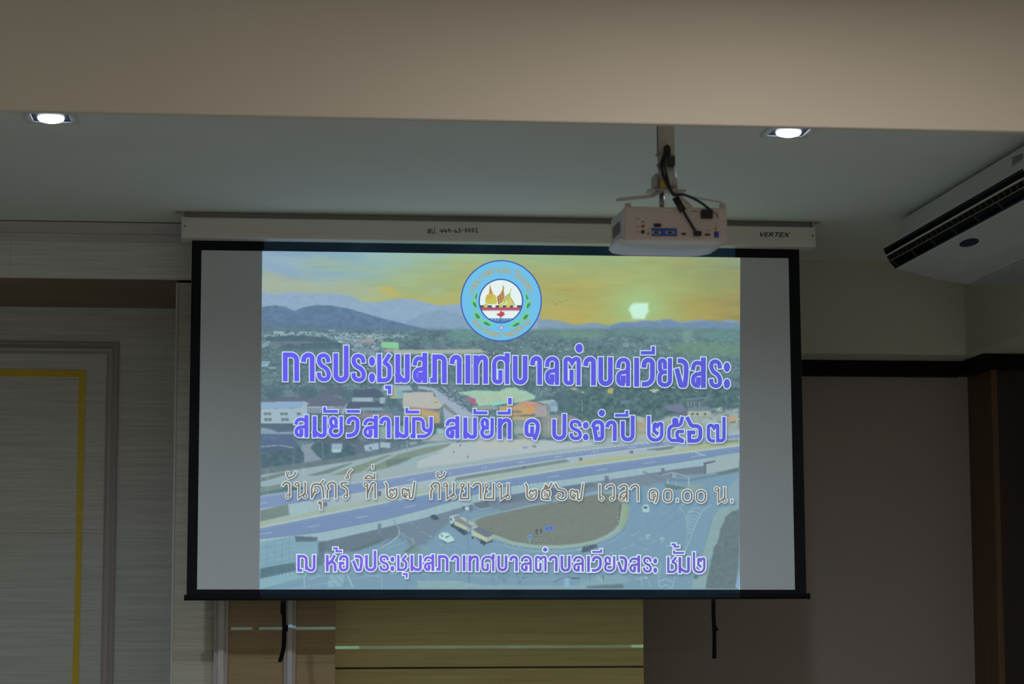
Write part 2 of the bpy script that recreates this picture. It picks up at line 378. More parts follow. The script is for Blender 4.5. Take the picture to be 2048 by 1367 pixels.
# fabric (white) and black border
IN = [(403, 500), (1577, 516), (1590, 1178.5), (394, 1178)]
OUT = [(384, 470), (1598, 488), (1613, 1192), (373, 1195)]
v = [P2(*p, 0) for p in OUT]; vb = [(x, y+.0012, z) for x, y, z in v]
MB().add(v+vb, [(0, 3, 2, 1), (4, 5, 6, 7), (0, 1, 5, 4), (1, 2, 6, 5), (2, 3, 7, 6), (3, 0, 4, 7)]).build('fabric', M['fabric'], scr)
OUTB = [(384, 480), (1598, 492), (1613, 1192), (373, 1195)]
vi = [P2(*p, 1) for p in IN]; vo = [P2(*p, 1) for p in OUTB]
v0 = vo+vi; vK = [(x, y+.0003, z) for x, y, z in v0]
fs = []
for i in range(4):
    j = (i+1) % 4; fs += [(i, i+4, j+4, j), (i+8, j+8, j+12, i+12), (i, j, j+8, i+8), (i+4, i+12, j+12, j+4)]
MB().add(v0+vK, fs).build('border', M['border'], scr)
# bottom bar
b0, b1 = at(371, 1194.5, YS), at(1617, 1191.5, YS)
bb = MB(); zc_ = (b0[2]+b1[2])/2
bb.cyl((b0[0]-.001, YS, b0[2]), (b1[0]+.001, YS, b1[2]), .0125, n=18)
bb.build('bottom_bar', M['border'], scr)
for q in (b0, b1):
    s_ = -1 if q is b0 else 1
    MB().cyl((q[0], YS, q[2]), (q[0]+s_*.006, YS, q[2]), .015, .012, n=18).build('bar_end_cap', M['black'], scr)
def strap(pts, wpx, label):
    n = 5; Q = smooth_path([at(x, y, YS-.004) for x, y in pts], 6); vs = []; fs = []
    hw = wpx/2/F*YS
    for i, q in enumerate(Q):
        dd = .006*math.sin(i*.3)
        vs += [(q[0]-hw, q[1]+dd, q[2]), (q[0]+hw, q[1]+dd*.6, q[2]), (q[0]+hw, q[1]+dd*.6+.002, q[2]), (q[0]-hw, q[1]+dd+.002, q[2])]
    for i in range(len(Q)-1):
        a = 4*i; fs += [(a, a+1, a+5, a+4), (a+1, a+2, a+6, a+5), (a+2, a+3, a+7, a+6), (a+3, a, a+4, a+7)]
    fs += [(0, 3, 2, 1), (len(vs)-4, len(vs)-3, len(vs)-2, len(vs)-1)]
    return MB().add(vs, fs, smooth=True).build('pull_strap', M['strap'], scr, label=label)
s1 = strap([(567, 1198), (568, 1225), (568.5, 1255), (568, 1285), (565, 1305), (559.5, 1323)], 8.5, 'black pull strap, curled at the end')
m_ = MB(); a = at(561, 1198, YS-.008); b = at(572, 1227, YS); m_.box(a, b); m_.build('strap_fold', M['strap'], s1); m_ = MB(); a = at(569, 1249, YS-.012); b = at(576, 1262, YS+.002); m_.box(a, b); m_.build('strap_fold', M['strap'], s1)
s2 = strap([(1427, 1196), (1427.5, 1225), (1428, 1255), (1428.5, 1285), (1429, 1316)], 8, 'black pull strap, hanging straight')
m_ = MB().prism([at(1429, 1240, YS-.005), at(1437, 1261, YS-.005), at(1431, 1262, YS-.005)], (0, .003, 0)); m_.build('strap_fray', M['strap'], s2)

# ------------------------------------------------------------------ stroke lettering
def rounded(pts, n=7):
    """pts: (x, y) sharp or (x, y, r) rounded; returns polyline"""
    P = [(np.array(p[:2], float), p[2] if len(p) > 2 else 0) for p in pts]
    out = [P[0][0]]
    for i in range(1, len(P)-1):
        p, r = P[i]; a = P[i-1][0]; b = P[i+1][0]
        if r <= 0: out.append(p); continue
        la, lb = np.linalg.norm(a-p), np.linalg.norm(b-p)
        ka = 1 if i == 1 else .5; kb = 1 if i == len(P)-2 else .5
        c = min(la*ka, lb*kb)*r*.98
        if c < 1e-6: out.append(p); continue
        s_, e = p+(a-p)/la*c, p+(b-p)/lb*c
        for k in range(n+1):
            t = k/n; k_ = .86     # slightly squarer than a plain quadratic
            c1, c2 = s_+(p-s_)*k_*.667, e+(p-e)*k_*.667
            out.append((1-t)**3*s_+3*(1-t)**2*t*c1+3*(1-t)*t*t*c2+t**3*e)
    out.append(P[-1][0]); return out
def ribbon(mb, Q, hw, ext, col, layer, closed=False):
    Q = [np.array(q, float) for q in Q]; W = [Q[0]]
    for q in Q[1:]:
        if np.linalg.norm(q-W[-1]) > .05: W.append(q)
    Q = W; n = len(Q)
    if n < 2: return
    if not closed and ext:
        d = Q[0]-Q[1]; Q[0] = Q[0]+d/np.linalg.norm(d)*ext; d = Q[-1]-Q[-2]; Q[-1] = Q[-1]+d/np.linalg.norm(d)*ext
    L, Rr = [], []
    for i in range(n):
        dp = (Q[i]-Q[i-1]) if (i or closed) else (Q[1]-Q[0]); dn = (Q[(i+1) % n]-Q[i]) if (i < n-1 or closed) else (Q[-1]-Q[-2])
        dp /= max(np.linalg.norm(dp), 1e-9); dn /= max(np.linalg.norm(dn), 1e-9)
        a = np.array((-dp[1], dp[0])); b = np.array((-dn[1], dn[0])); m = a+b; lm = np.linalg.norm(m)
        if lm < .5: m = a; k = 1
        else: m /= lm; k = min(1/max(m@a, .3), 1.9)
        L.append(Q[i]+m*hw*k); Rr.append(Q[i]-m*hw*k)
    vs = [P2(p[0], p[1], layer) for pr_ in zip(L, Rr) for p in pr_]
    m = n if closed else n-1
    fs = [(2*i, 2*((i+1) % n), 2*((i+1) % n)+1, 2*i+1) for i in range(m)]
    mb.add(vs, fs, col)
    SH.append((vs, L, Rr, closed))
def ellipse(mb, cx_, cy_, rx, ry, col, layer, n=22):
    mb.add([P2(cx_+rx*math.cos(2*math.pi*i/n), cy_+ry*math.sin(2*math.pi*i/n), layer) for i in range(n)], [tuple(range(n))], col)
SH = []
R = 1
G = {  # loopless letters, y up, 1 = x-height
'ก': [[(0,0),(0,1),(1,1,R),(1,0)]],
'า': [[(0,.80),(.12,1,R),(1,1,R),(1,0)]],
'ร': [[(.95,.80),(.9,1,R),(0,1,R),(0,.62,R),(1,.42,R),(1,0,R),(.05,0,R),(.0,.2)]],
'ป': [[(0,1),(0,0,R),(1,0,R),(1,1.32)]],
'บ': [[(0,1),(0,0,R),(1,0,R),(1,1)]],
'ช': [[(.0,1),(0,0),(1,0,R),(1,.60,R),(.50,.72,.4),(.92,1)]],
'ม': [[(0,1),(0,0)],[(0,.22),(.28,.1,.5),(.5,0,R),(1,0,R),(1,1)]],
'ส': [[(0,.72),(.10,.93,R),(.75,.93,R),(.94,.82)],[(1,1.06),(1,0)],[(.93,.57),(.82,.50,.5),(.0,.44,R),(0,0,R),(.44,0)],[(.50,.26),(.50,.11)]],
'ล': [[(0,.74),(.06,1,R),(1,1,R),(1,0)],[(.93,.58),(.82,.50,.5),(.0,.46,R),(0,0,R),(.44,0)],[(.50,.26),(.50,.11)]],
'ภ': [[(-.02,.03),(.18,.03),(.18,1),(1,1,R),(1,0)]],
'เ': [[(.5,1),(.5,0)]],
'ท': [[(0,0),(0,1)],[(0,.68),(.35,1,R),(1,1,R),(1,0)]],
'ศ': [[(1,0),(1,1,R),(0,1,R),(0,0,R),(.48,0,.4),(.48,.40)],[(1,.9),(1,1.10)]],
'ต': [[(1,0),(1,1,R),(.68,1,R),(.5,.84),(.32,1,R),(0,1,R),(0,0,R),(.46,0,.4),(.46,.46)]],
'ค': [[(1,0),(1,1,R),(0,1,R),(0,0,R),(.46,0,.4),(.46,.46)]],
'ด': [[(1,0),(1,1,R),(0,1,R),(0,0,R),(.5,0,.4),(.5,.46)]],
'ว': [[(0,.78),(.06,1,R),(1,1,R),(1,0,R),(0,.02)]],
'ย': [[(.52,.74),(.5,1,R),(.03,1,R),(.03,.53,R),(.45,.53)],[(.5,.53),(0,.53,R),(0,0,R),(1,0,R),(1,1)]],
'ง': [[(.3,1),(1,1,R),(1,.45),(.86,0,.4),(.42,0,.3),(0,.6)]],
'ญ': [[(.02,0),(.02,1),(.56,1,R),(.56,.34,R),(1,.34,R),(1,1)],[(1,.5),(1,0,R),(.32,0)],[(-.06,.02),(.02,.02)]],
'จ': [[(0,.78),(.06,1,R),(1,1,R),(1,0,R),(.34,0),(.12,.62),(.42,.62)]],
'ณ': [[(.0,0),(.0,1),(.5,1,R),(.5,.12)],[(.5,.3),(.58,0,R),(1,0,R),(1,1)],[(0,0),(.16,0)]],
'ห': [[(0,0),(0,1)],[(0,.40),(.50,.60,.3),(.88,1)],[(.44,.60),(1,.60,R),(1,0)]],
'อ': [[(.04,.80),(.08,1,R),(1,1,R),(1,0,R),(0,0,R),(0,.5),(.40,.5)]],
'น': [[(0,1),(0,0)],[(0,.30),(.45,.06,R),(1,0.0,R),(1,.4),(1,1)]],
'ษ': [[(0,1),(0,0,R),(1,0,R),(1,1)],[(.35,.5),(.65,.35),(1.15,.55)]],
'ฎ': [[(.0,-.3),(.0,1),(1,1,R),(1,0)],[(0,-.05),(.4,-.3),(1,0),(1,-.3)]],
'ธ': [[(.9,.85),(.8,1,R),(0,1,R),(.05,.7),(1,.65,R),(1,0,R),(0,0,R),(0,.4)]],
'๑': [[(.50,.56),(.50,.16),(0,.16,R),(0,1,R),(1,1,R),(1,.30,R),(.74,-.02)]],
'๒': [[(0,1.36),(0,0,R),(1,0,R),(1,1,R),(.78,1,R),(.66,.84),(.5,1,R),(.42,.9),(.42,.55),(.62,.42)]],
'๕': [[(1,1.35),(.86,.92,.5),(0,.92,R),(0,0,R),(.66,0),(1,-.05)],[(1,.55),(.62,.55,.6),(.62,.2,.6),(.98,.02)],[(.40,.95),(.36,1.3,R),(.6,1.3,R),(.58,.98)]],
'๖': [[(0,1.38),(.3,.92,.5),(1,.92,R),(1,0,R),(.14,0),(.12,.52),(.46,.52)]],
'๗': [[(.30,.02),(0,.02,R),(0,1,R),(.26,1,R),(.36,.84),(.48,1,R),(.60,1,R),(.60,.04),(1,.04,R),(1,1.42)]],
'.': [[(.5,0),(.5,.1)]],
}
def glyph(ch, x0, x1, ytop, ybot, hw, out, lay, colf, colo, wy=.86):
    """centre lines of the letter fitted between the given edges; coloured core over a pale outline"""
    x0, x1 = x0+hw, x1-hw; yt, yb = ytop+hw*wy, ybot-hw*wy
    for p in G[ch]:
        Q = rounded([((x0+q[0]*(x1-x0)), (yb-q[1]*(yb-yt)))+tuple(q[2:]) for q in p])
        e0 = hw if ch in 'ญณ' and len(p) == 2 else 0
        ends = hw*wy
        Qc = [np.array(q) for q in Q]
        hs = hw*(.80 if ch in 'สลศตย๒๗๕คดรชญ' and hw > 2.5 else .92)
        if len(p) == 2: hs = hw*.95
        ribbon(LO, Qc, hs+out, out+_cap(p, ends), colo, lay)
        ribbon(LI, [q.copy() for q in Qc], hs, _cap(p, ends), colf, lay+2)
def _cap(p, e): return e
def stroke_mark(pts, hw, out, lay, colf, colo):
    Q = rounded(pts); ribbon(LO, Q, hw+out, out+hw*.9, colo, lay); ribbon(LI, [np.array(q) for q in rounded(pts)], hw, hw*.9, colf, lay+2)
def dot(x0, x1, y0, y1, out, lay, colf, colo):
    cx_, cy_, rx, ry = (x0+x1)/2, (y0+y1)/2, (x1-x0)/2, (y1-y0)/2
    ellipse(LO, cx_, cy_, rx+out, ry+out, colo, lay); ellipse(LI, cx_, cy_, rx, ry, colf, lay+2)
def mark(ch, x0, x1, y0, y1, hw, out, lay, cf, co_):
    x0, x1, y0, y1 = x0+hw, x1-hw, y0+hw, y1-hw
    if ch == 'ั': stroke_mark([(x0, y0-.2), (x0, y1)], hw, out, lay, cf, co_); stroke_mark([(x0, y1), (x1, y1)], hw, out, lay, cf, co_)
    if ch == 'ิ': stroke_mark([(x0+1, y1), (x1, y1)], hw, out, lay, cf, co_)
    if ch == 'ี': stroke_mark([(x0+1, y1), (x1, y1)], hw, out, lay, cf, co_); stroke_mark([(x1, y1), (x1, y0)], hw, out, lay, cf, co_)
    if ch == '่': stroke_mark([((x0+x1)/2, y0), ((x0+x1)/2, y1)], (x1-x0)/2+hw, out, lay, cf, co_)
    if ch == '้': stroke_mark([(x0, y0), (x0+(x1-x0)*.4, y0), (x0+(x1-x0)*.35, y1), (x1, y1)], hw, out, lay, cf, co_)
    if ch == 'ุ': stroke_mark([(x0, y0), (x1, y0)], hw, out, lay, cf, co_); stroke_mark([(x1, y0), (x1, y1)], hw, out, lay, cf, co_)
def words(items, gap):
    sp = sorted((i_[1], i_[2]) for i_ in items); cuts = []; hi = sp[0][1]
    for a, b in sp[1:]:
        if a-hi > gap: cuts.append((a+hi)/2)
        hi = max(hi, b)
    out = [[] for _ in range(len(cuts)+1)]
    for it in items: out[sum((it[1]+it[2])/2 > c for c in cuts)].append(it)
    return out
def line(name, items, top, bot, hw, out, cf, co_, lay=6, mhw=3.0, gap=9):
    global LO, LI
    for grp in words(items, gap):
        LO, LI = MB(), MB()
        for it in grp:
            ch, x0, x1 = it[:3]; xm = (x0+x1)/2
            c = cf(xm) if callable(cf) else cf
            if ch == 'ะ':
                tp_, bt = top(xm), bot(xm); hh = bt-tp_
                dot(x0, x1, tp_+hh*.10, tp_+hh*.43, out, lay, c, co_); dot(x0, x1, bt-hh*.33, bt, out, lay, c, co_)
            elif ch == 'o': dot(x0, x1, it[3], it[4], out, lay, c, co_)
            elif len(it) == 5: mark(ch, x0, x1, it[3], it[4], mhw, out, lay, c, co_)
            else: glyph(ch, x0, x1, top(xm), bot(xm), hw, out, lay, c, co_)
        LO.build(name+'_outline', pm, pic); LI.build(name, pm, pic)
def interp(*kv): xs_, ys_ = zip(*kv); return lambda x: float(np.interp(x, xs_, ys_))

# ------------------------------------------------------------------ the projected slide (painted procedurally, one colour per vertex)
X0, Y0, X1, Y1, SC = 516, 498, 1484, 1183, 1.0      # raster frame
W_, H_ = int((X1-X0)*SC)+1, int((Y1-Y0)*SC)+1
IMG = np.zeros((H_, W_, 3)); yy, xx_ = np.mgrid[0:H_, 0:W_]; PX = X0+xx_/SC; PY = Y0+yy/SC
def vnoise(sx, sy_, seed, oct_=3):
    r = np.random.default_rng(seed); out = np.zeros((H_, W_)); amp = 1; tot = 0
    for k in range(oct_):
        gx, gy = int(W_/sx)+3, int(H_/sy_)+3; g = r.random((gy, gx)); fx = xx_/sx; fy = yy/sy_
        ix = fx.astype(int); iy = fy.astype(int); tx = fx-ix; ty = fy-iy; tx = tx*tx*(3-2*tx); ty = ty*ty*(3-2*ty)
        v = (g[iy, ix]*(1-tx)+g[iy, ix+1]*tx)*(1-ty)+(g[iy+1, ix]*(1-tx)+g[iy+1, ix+1]*tx)*ty
        out += amp*v; tot += amp; amp *= .55; sx = max(sx/2, 1.01); sy_ = max(sy_/2, 1.01)
    return out/tot
def blur(a, s):
    k = int(3*s)+1; x = np.arange(-k, k+1); g = np.exp(-x*x/(2*s*s)); g /= g.sum()
    p = np.pad(a, ((k, k), (0, 0)), 'edge'); b = sum(g[i]*p[i:i+a.shape[0]] for i in range(2*k+1))
    p = np.pad(b, ((0, 0), (k, k)), 'edge'); return sum(g[i]*p[:, i:i+a.shape[1]] for i in range(2*k+1))
def pmask(pts):
    pts = np.array(pts, float); m = np.zeros((H_, W_), bool)
    x0 = max(int((pts[:, 0].min()-X0)*SC)-1, 0); x1 = min(int((pts[:, 0].max()-X0)*SC)+2, W_); y0 = max(int((pts[:, 1].min()-Y0)*SC)-1, 0); y1 = min(int((pts[:, 1].max()-Y0)*SC)+2, H_)
    if x1 <= x0 or y1 <= y0: return m, (0, 0, 0, 0)
    x = PX[y0:y1, x0:x1]; y = PY[y0:y1, x0:x1]; c = np.zeros(x.shape, bool); j = len(pts)-1
    for i in range(len(pts)):
        xi, yi = pts[i]; xj_, yj = pts[j]
        if yi != yj: c ^= ((yi > y) != (yj > y)) & (x < (xj_-xi)*(y-yi)/(yj-yi)+xi)
        j = i
    m[y0:y1, x0:x1] = c; return m, (y0, y1, x0, x1)
def poly(pts, col, a=1., soft=0, tex=0, seed=1, tsx=3, tsy=2):
    m, (y0, y1, x0, x1) = pmask(pts)
    if y1 <= y0: return
    q = int(3*soft)+2; y0, y1, x0, x1 = max(y0-q, 0), min(y1+q, H_), max(x0-q, 0), min(x1+q, W_)
    mm = m[y0:y1, x0:x1].astype(float)
    if soft: mm = blur(mm, soft)
    c = np.array(col, float)[None, None, :]*np.ones(mm.shape+(3,))
    if tex: c = c+(NZ[seed % 3][y0:y1, x0:x1, None]-.5)*2*tex
    mm = (mm*a)[..., None]; IMG[y0:y1, x0:x1] = IMG[y0:y1, x0:x1]*(1-mm)+c*mm
NZ = [vnoise(5, 3.5, 3, 3), vnoise(9, 6, 4, 4), vnoise(3, 2, 5, 2)]
FR = {'A': (515, 740, 6.0206), 'B': (835, 740, 6.0206), 'C': (1155, 740, 6.0206), 'D': (515, 640, 6.0206), 'E': (835, 960, 6.0206), 'Z': (1155, 960, 6.0206),
      '1': (500, 470, 3.694), '2': (1000, 470, 3.694), '3': (500, 830, 3.694), '4': (1000, 830, 3.694), '0': (0, 0, 1)}
def T(f, pts): ox, oy, s_ = FR[f]; return [(ox+x/s_, oy+y/s_) for x, y in pts]
def pg(f, pts, col, **k): poly(T(f, pts), col, **k)
def rc(f, x0, y0, x1, y1, col, **k): pg(f, [(x0, y0), (x1, y0), (x1, y1), (x0, y1)], col, **k)
def ln(f, pts, wpx, col, **k):
    Q = [np.array(p) for p in T(f, pts)]
    for a, b in zip(Q, Q[1:]):
        d = b-a; L = np.linalg.norm(d)
        if L < 1e-6: continue
        n = np.array((-d[1], d[0]))/L*wpx/2; poly([a+n, b+n, b-n, a-n], col, **k)
def dash(f, p, q, n, frac, wpx, col, **k):
    p = np.array(p, float); q = np.array(q, float)
    for i in range(n):
        ln(f, [tuple(p+(q-p)*i/n), tuple(p+(q-p)*(i+frac)/n)], wpx, col, **k)
def scatter(pts, n, wr, hr, cols, seed, a=.9, scale=None):
    r = np.random.default_rng(seed); P = np.array(pts); m, _ = pmask(pts); ys, xs_ = np.nonzero(m)
    if len(ys) == 0: return
    for i in r.integers(0, len(ys), n):
        x, y = X0+xs_[i]/SC, Y0+ys[i]/SC; k = 1 if scale is None else scale(y); w2, h2 = r.uniform(*wr)*k, r.uniform(*hr)*k
        c = np.array(cols[r.integers(len(cols))])+r.normal(0, 6, 3); sk = r.uniform(-.3, .3)*h2
        poly([(x, y), (x+w2, y+sk), (x+w2, y+h2+sk), (x, y+h2)], c, a=a)
# --- sky
sx_ = [516, 600, 700, 800, 900, 1000, 1100, 1200, 1280, 1360, 1484]
def grad(stops, x):  # piecewise colours along x
    k = [s_[0] for s_ in stops]; return np.stack([np.interp(x, k, [s_[1][i] for s_ in stops]) for i in range(3)], -1)
nz = (vnoise(120, 26, 21, 5)-.5); nz2 = (vnoise(60, 9, 22, 4)-.5)
top_ = grad([(516, (128, 158, 200)), (640, (136, 172, 196)), (760, (150, 188, 190)), (880, (152, 188, 172)), (1000, (154, 190, 152)), (1100, (152, 180, 128)), (1300, (156, 172, 110)), (1400, (150, 164, 112)), (1484, (132, 152, 124))], PX+nz*120)
mid_ = grad([(516, (162, 178, 178)), (640, (158, 182, 172)), (760, (166, 184, 130)), (880, (168, 180, 108)), (1000, (172, 178, 104)), (1180, (176, 170, 92)), (1300, (166, 170, 92)), (1484, (150, 150, 90))], PX+nz*160)
low_ = grad([(516, (164, 182, 184)), (640, (166, 186, 164)), (740, (180, 186, 128)), (860, (192, 180, 92)), (1000, (186, 176, 94)), (1180, (184, 168, 78)), (1290, (172, 178, 100)), (1400, (172, 156, 74)), (1484, (158, 144, 76))], PX+nz*90)
v_ = np.clip((PY-500)/130+nz*.55+nz2*.18, 0, 1)[..., None]
IMG[:] = np.where(v_ < .5, top_*(1-v_*2)+mid_*v_*2, mid_*(2-v_*2)+low_*(v_*2-1))
IMG += (nz2*16)[..., None]
pg('1', [(90, 250), (200, 270), (330, 320), (470, 360), (760, 350), (900, 380), (900, 440), (600, 430), (300, 430), (90, 420)], (172, 182, 150), soft=5, a=.7)
pg('1', [(90, 130), (250, 150), (420, 200), (300, 230), (90, 200)], (158, 184, 200), soft=4, a=.7)
pg('1', [(100, 190), (260, 210), (400, 290), (240, 300), (90, 245)], (140, 170, 205), soft=5, a=.7)
pg('1', [(930, 380), (1010, 375), (1060, 395), (1110, 440), (1030, 445), (960, 415)], (200, 182, 88), soft=2, a=.7)
pg('1', [(1330, 400), (1420, 395), (1430, 430), (1350, 435)], (165, 190, 150), soft=3, a=.7)
for cxs, a_2, s_2 in ((40, .5, 14), (90, .35, 30)):
    d2 = ((PX-1279)/cxs)**2+((PY-612)/(cxs*.75))**2; k_ = (np.exp(-d2)*a_2)[..., None]; IMG[:] = IMG*(1-k_)+np.array((165, 212, 148))*k_
poly([(1267, 605), (1297, 606), (1296, 616), (1298, 622), (1292, 630), (1290, 638), (1266, 638), (1262, 627), (1257, 619), (1261, 612)], (206, 250, 226), soft=1.6)
ln('2', [(395, 500), (410, 510), (425, 505)], 1, (120, 125, 80), a=.8); ln('2', [(435, 490), (450, 497), (462, 490)], 1, (120, 125, 80), a=.8); ln('2', [(480, 485), (492, 480), (508, 476)], 1, (120, 125, 80), a=.8); ln('2', [(492, 404), (505, 408), (520, 418)], 1, (120, 125, 80), a=.8)
# --- mountains
pg('1', [(88, 420), (140, 428), (200, 440), (270, 425), (350, 422), (420, 436), (520, 435), (640, 428), (760, 455), (830, 490), (880, 492), (960, 492), (1040, 478), (1130, 468), (1200, 470), (1270, 490), (1400, 520), (1500, 510), (1560, 508), (1800, 540), (2150, 600), (2150, 720), (88, 720)], (148, 172, 200), tex=7, seed=1, soft=.7)
pg('1', [(560, 560), (700, 540), (860, 545), (960, 500), (1130, 500), (1250, 540), (1400, 520), (1550, 540), (1850, 590), (2150, 625), (2150, 720), (560, 720)], (146, 172, 202), tex=6, seed=1, soft=2, a=.6)
pg('1', [(1100, 690), (1200, 610), (1330, 565), (1450, 555), (1600, 600), (1700, 640), (1850, 680), (1850, 720)], (132, 160, 188), tex=8, seed=1, soft=1.5, a=.7)
pg('1', [(80, 535), (130, 522), (200, 520), (260, 528), (330, 560), (400, 530), (490, 516), (600, 520), (720, 540), (860, 580), (960, 610), (1060, 635), (1180, 665), (1330, 700), (1330, 720), (80, 720)], (98, 124, 152), tex=14, seed=1, soft=.6)
pg('1', [(80, 640), (400, 650), (800, 680), (1180, 690), (1500, 700), (1500, 720), (80, 720)], (98, 122, 142), tex=10, soft=3)
pg('2', [(280, 620), (370, 622), (470, 640), (560, 665), (640, 650), (720, 650), (800, 665), (900, 640), (1000, 640), (1060, 628), (1150, 635), (1200, 618), (1260, 618), (1330, 640), (1400, 635), (1500, 622), (1600, 640), (1700, 620), (1775, 640), (1780, 720), (280, 720)], (134, 158, 182), tex=6, seed=1, soft=.8)
pg('2', [(820, 665), (900, 645), (1000, 645), (1080, 632), (1180, 640), (1240, 622), (1330, 650), (1450, 640), (1560, 630), (1780, 650), (1780, 700), (820, 700)], (112, 138, 168), tex=8, seed=1, soft=1.2, a=.8)
# --- land
pg('2', [(-1000, 700), (200, 700), (800, 692), (1780, 695), (1780, 2700), (-1900, 2700), (-1900, 690), (-1400, 690)], (100, 124, 128), tex=13, seed=0, soft=2)
lm = ((PY > 660) & (PY < 992)).astype(float)[..., None]
IMG += lm*(((vnoise(16, 9, 41, 4)-.5)*46)[..., None]*np.array((.8, 1, .95)))
IMG += (((PY > 660) & (PY < 992)).astype(float)*((vnoise(2.6, 2.2, 42, 2)-.5)*46))[..., None]
pg('2', [(200, 700), (1780, 692), (1780, 780), (1000, 740), (300, 750)], (106, 142, 134), tex=10, soft=4, a=.8)
pg('2', [(350, 730), (500, 712), (700, 722), (800, 750), (500, 762)], (118, 152, 126), tex=8, soft=3, a=.8)
pg('2', [(1400, 780), (1780, 800), (1780, 900), (1400, 890), (1250, 850), (1150, 845)], (112, 146, 118), tex=12, soft=3, a=.8)
pg('2', [(1340, 710), (1420, 700), (1400, 800), (1340, 790)], (150, 175, 165), soft=5, a=.5)
pg('1', [(1470, 720), (1540, 685), (1700, 700), (1800, 760), (1600, 790), (1480, 770)], (105, 148, 138), tex=12, soft=2, a=.8)
dk = (86, 106, 114)
pg('D', [(90, 200), (300, 160), (640, 190), (900, 240), (860, 262), (500, 255), (100, 250)], dk, tex=12, soft=1.5)
pg('D', [(300, 280), (660, 262), (1000, 270), (1040, 300), (1000, 340), (600, 350), (230, 360)], dk, tex=12, soft=1.5)
white = [(158, 186, 206), (146, 172, 194), (166, 188, 196), (150, 164, 178), (136, 152, 168)]
scatter(T('D', [(60, 170), (600, 130), (900, 150), (1500, 160), (1850, 155), (1850, 185), (1400, 215), (1000, 235), (850, 200), (600, 170), (60, 195)]), 210, (2, 7), (1, 2.6), white, 51)
scatter(T('D', [(880, 170), (1500, 170), (1500, 300), (1600, 420), (1560, 600), (1300, 600), (1150, 420), (1000, 280)]), 260, (1.5, 7), (1, 3), white+[(168, 158, 160), (120, 138, 150)], 52)
pg('D', [(1080, 250), (1130, 250), (1420, 380), (1900, 760), (1760, 770), (1340, 420)], (152, 172, 190), soft=1.5, a=.55)
rc('D', 190, 135, 315, 165, (160, 188, 205), a=.8); rc('D', 495, 133, 595, 150, (156, 186, 204)); rc('D', 860, 118, 935, 130, (156, 186, 204))
for q_ in ((150, 288, 340, 300), (170, 262, 660, 276), (430, 282, 520, 292)): rc('D', *q_, (140, 138, 158), soft=1, a=.7)
ln('D', [(60, 300), (150, 255)], 2, white[0]); ln('D', [(55, 325), (140, 290)], 2.2, white[0])
rc('D', 1255, 228, 1402, 268, (168, 156, 156), soft=.6); pg('D', [(1490, 262), (1655, 262), (1700, 275), (1702, 348), (1490, 330)], (140, 208, 152), soft=.5); rc('D', 1540, 345, 1620, 380, (172, 168, 158), soft=.8)
pg('D', [(1620, 352), (1900, 362), (2700, 350), (2700, 382), (1640, 400)], (178, 184, 172), soft=1)
ln('D', [(1485, 30), (1497, 240)], 1.6, (128, 152, 170), a=.8); ln('D', [(1497, 200), (1520, 330)], 1.2, (140, 160, 175), a=.5)
pg('1', [(1080, 850), (1700, 845), (1780, 870), (1100, 880)], (170, 180, 165), soft=1); scatter(T('1', [(860, 880), (1340, 880), (1340, 1100), (900, 1090)]), 110, (2, 8), (1.5, 4), white+[(110, 122, 132)]*3, 53)
scatter(T('1', [(1340, 860), (1847, 860), (1847, 1090), (1340, 1090)]), 60, (2, 9), (1.5, 5), [(175, 165, 150), (150, 160, 160), (120, 130, 135), (176, 150, 140)], 54)
pg('D', [(48, 500), (160, 496), (120, 556), (48, 556)], (148, 182, 204)); ln('D', [(50, 520), (150, 518)], 1.5, (100, 125, 145)); pg('D', [(105, 575), (180, 560), (235, 572), (220, 584)], (150, 180, 198))
scatter(T('2', [(0, 770), (1770, 760), (1770, 860), (1000, 880), (0, 860)]), 40, (2, 9), (.8, 2), [(150, 172, 165), (170, 178, 150), (130, 150, 145)], 55)
rc('2', 905, 795, 950, 830, (150, 170, 170), a=.6)
scatter(T('D', [(60, 600), (1400, 560), (1400, 800), (60, 900)]), 36, (2, 7), (1, 3), [(150, 178, 180), (136, 160, 165)], 56, a=.7)
# left houses
pg('D', [(760, 830), (1000, 800), (1060, 860), (1060, 905), (790, 905)], (98, 110, 122), soft=1.2, tex=6)
pg('D', [(42, 950), (330, 925), (860, 905), (1000, 940), (1095, 990), (1035, 1052), (600, 1048), (420, 985), (42, 990)], (104, 110, 124), tex=5, soft=.6)
pg('D', [(42, 985), (560, 975), (518, 1055), (42, 1072)], (144, 174, 206), soft=.5); pg('D', [(560, 975), (622, 1000), (560, 1050), (518, 1055)], (156, 180, 200), soft=.4)
pg('D', [(42, 1072), (518, 1057), (600, 1020), (605, 1245), (42, 1245)], (164, 188, 202), tex=3, soft=.5)
for x in (75, 275, 475): rc('D', x, 1108, min(x+90, 520), 1142, (112, 126, 130), soft=.4); rc('D', x+44, 1108, x+50, 1142, (160, 180, 190)); rc('D', x+5, 1150, x+20, 1156, (120, 135, 145)); rc('D', x+70, 1150, x+85, 1156, (120, 135, 145))
for x in (82, 284): rc('D', x, 1178, x+92, 1212, (112, 126, 130), soft=.4); rc('D', x+44, 1178, x+50, 1212, (160, 180, 190)); rc('D', x+5, 1220, x+20, 1226, (120, 135, 145))
rc('D', 605, 1050, 1040, 1115, (138, 150, 166), tex=8, soft=.5); ln('D', [(605, 1045), (1030, 1042)], 1.6, (176, 190, 205)); pg('D', [(1040, 1050), (1075, 1000), (1090, 1000), (1040, 1130), (1010, 1130)], (160, 180, 195))
for x in range(640, 1000, 55): ln('D', [(x, 1055), (x, 1112)], .8, (112, 124, 138))
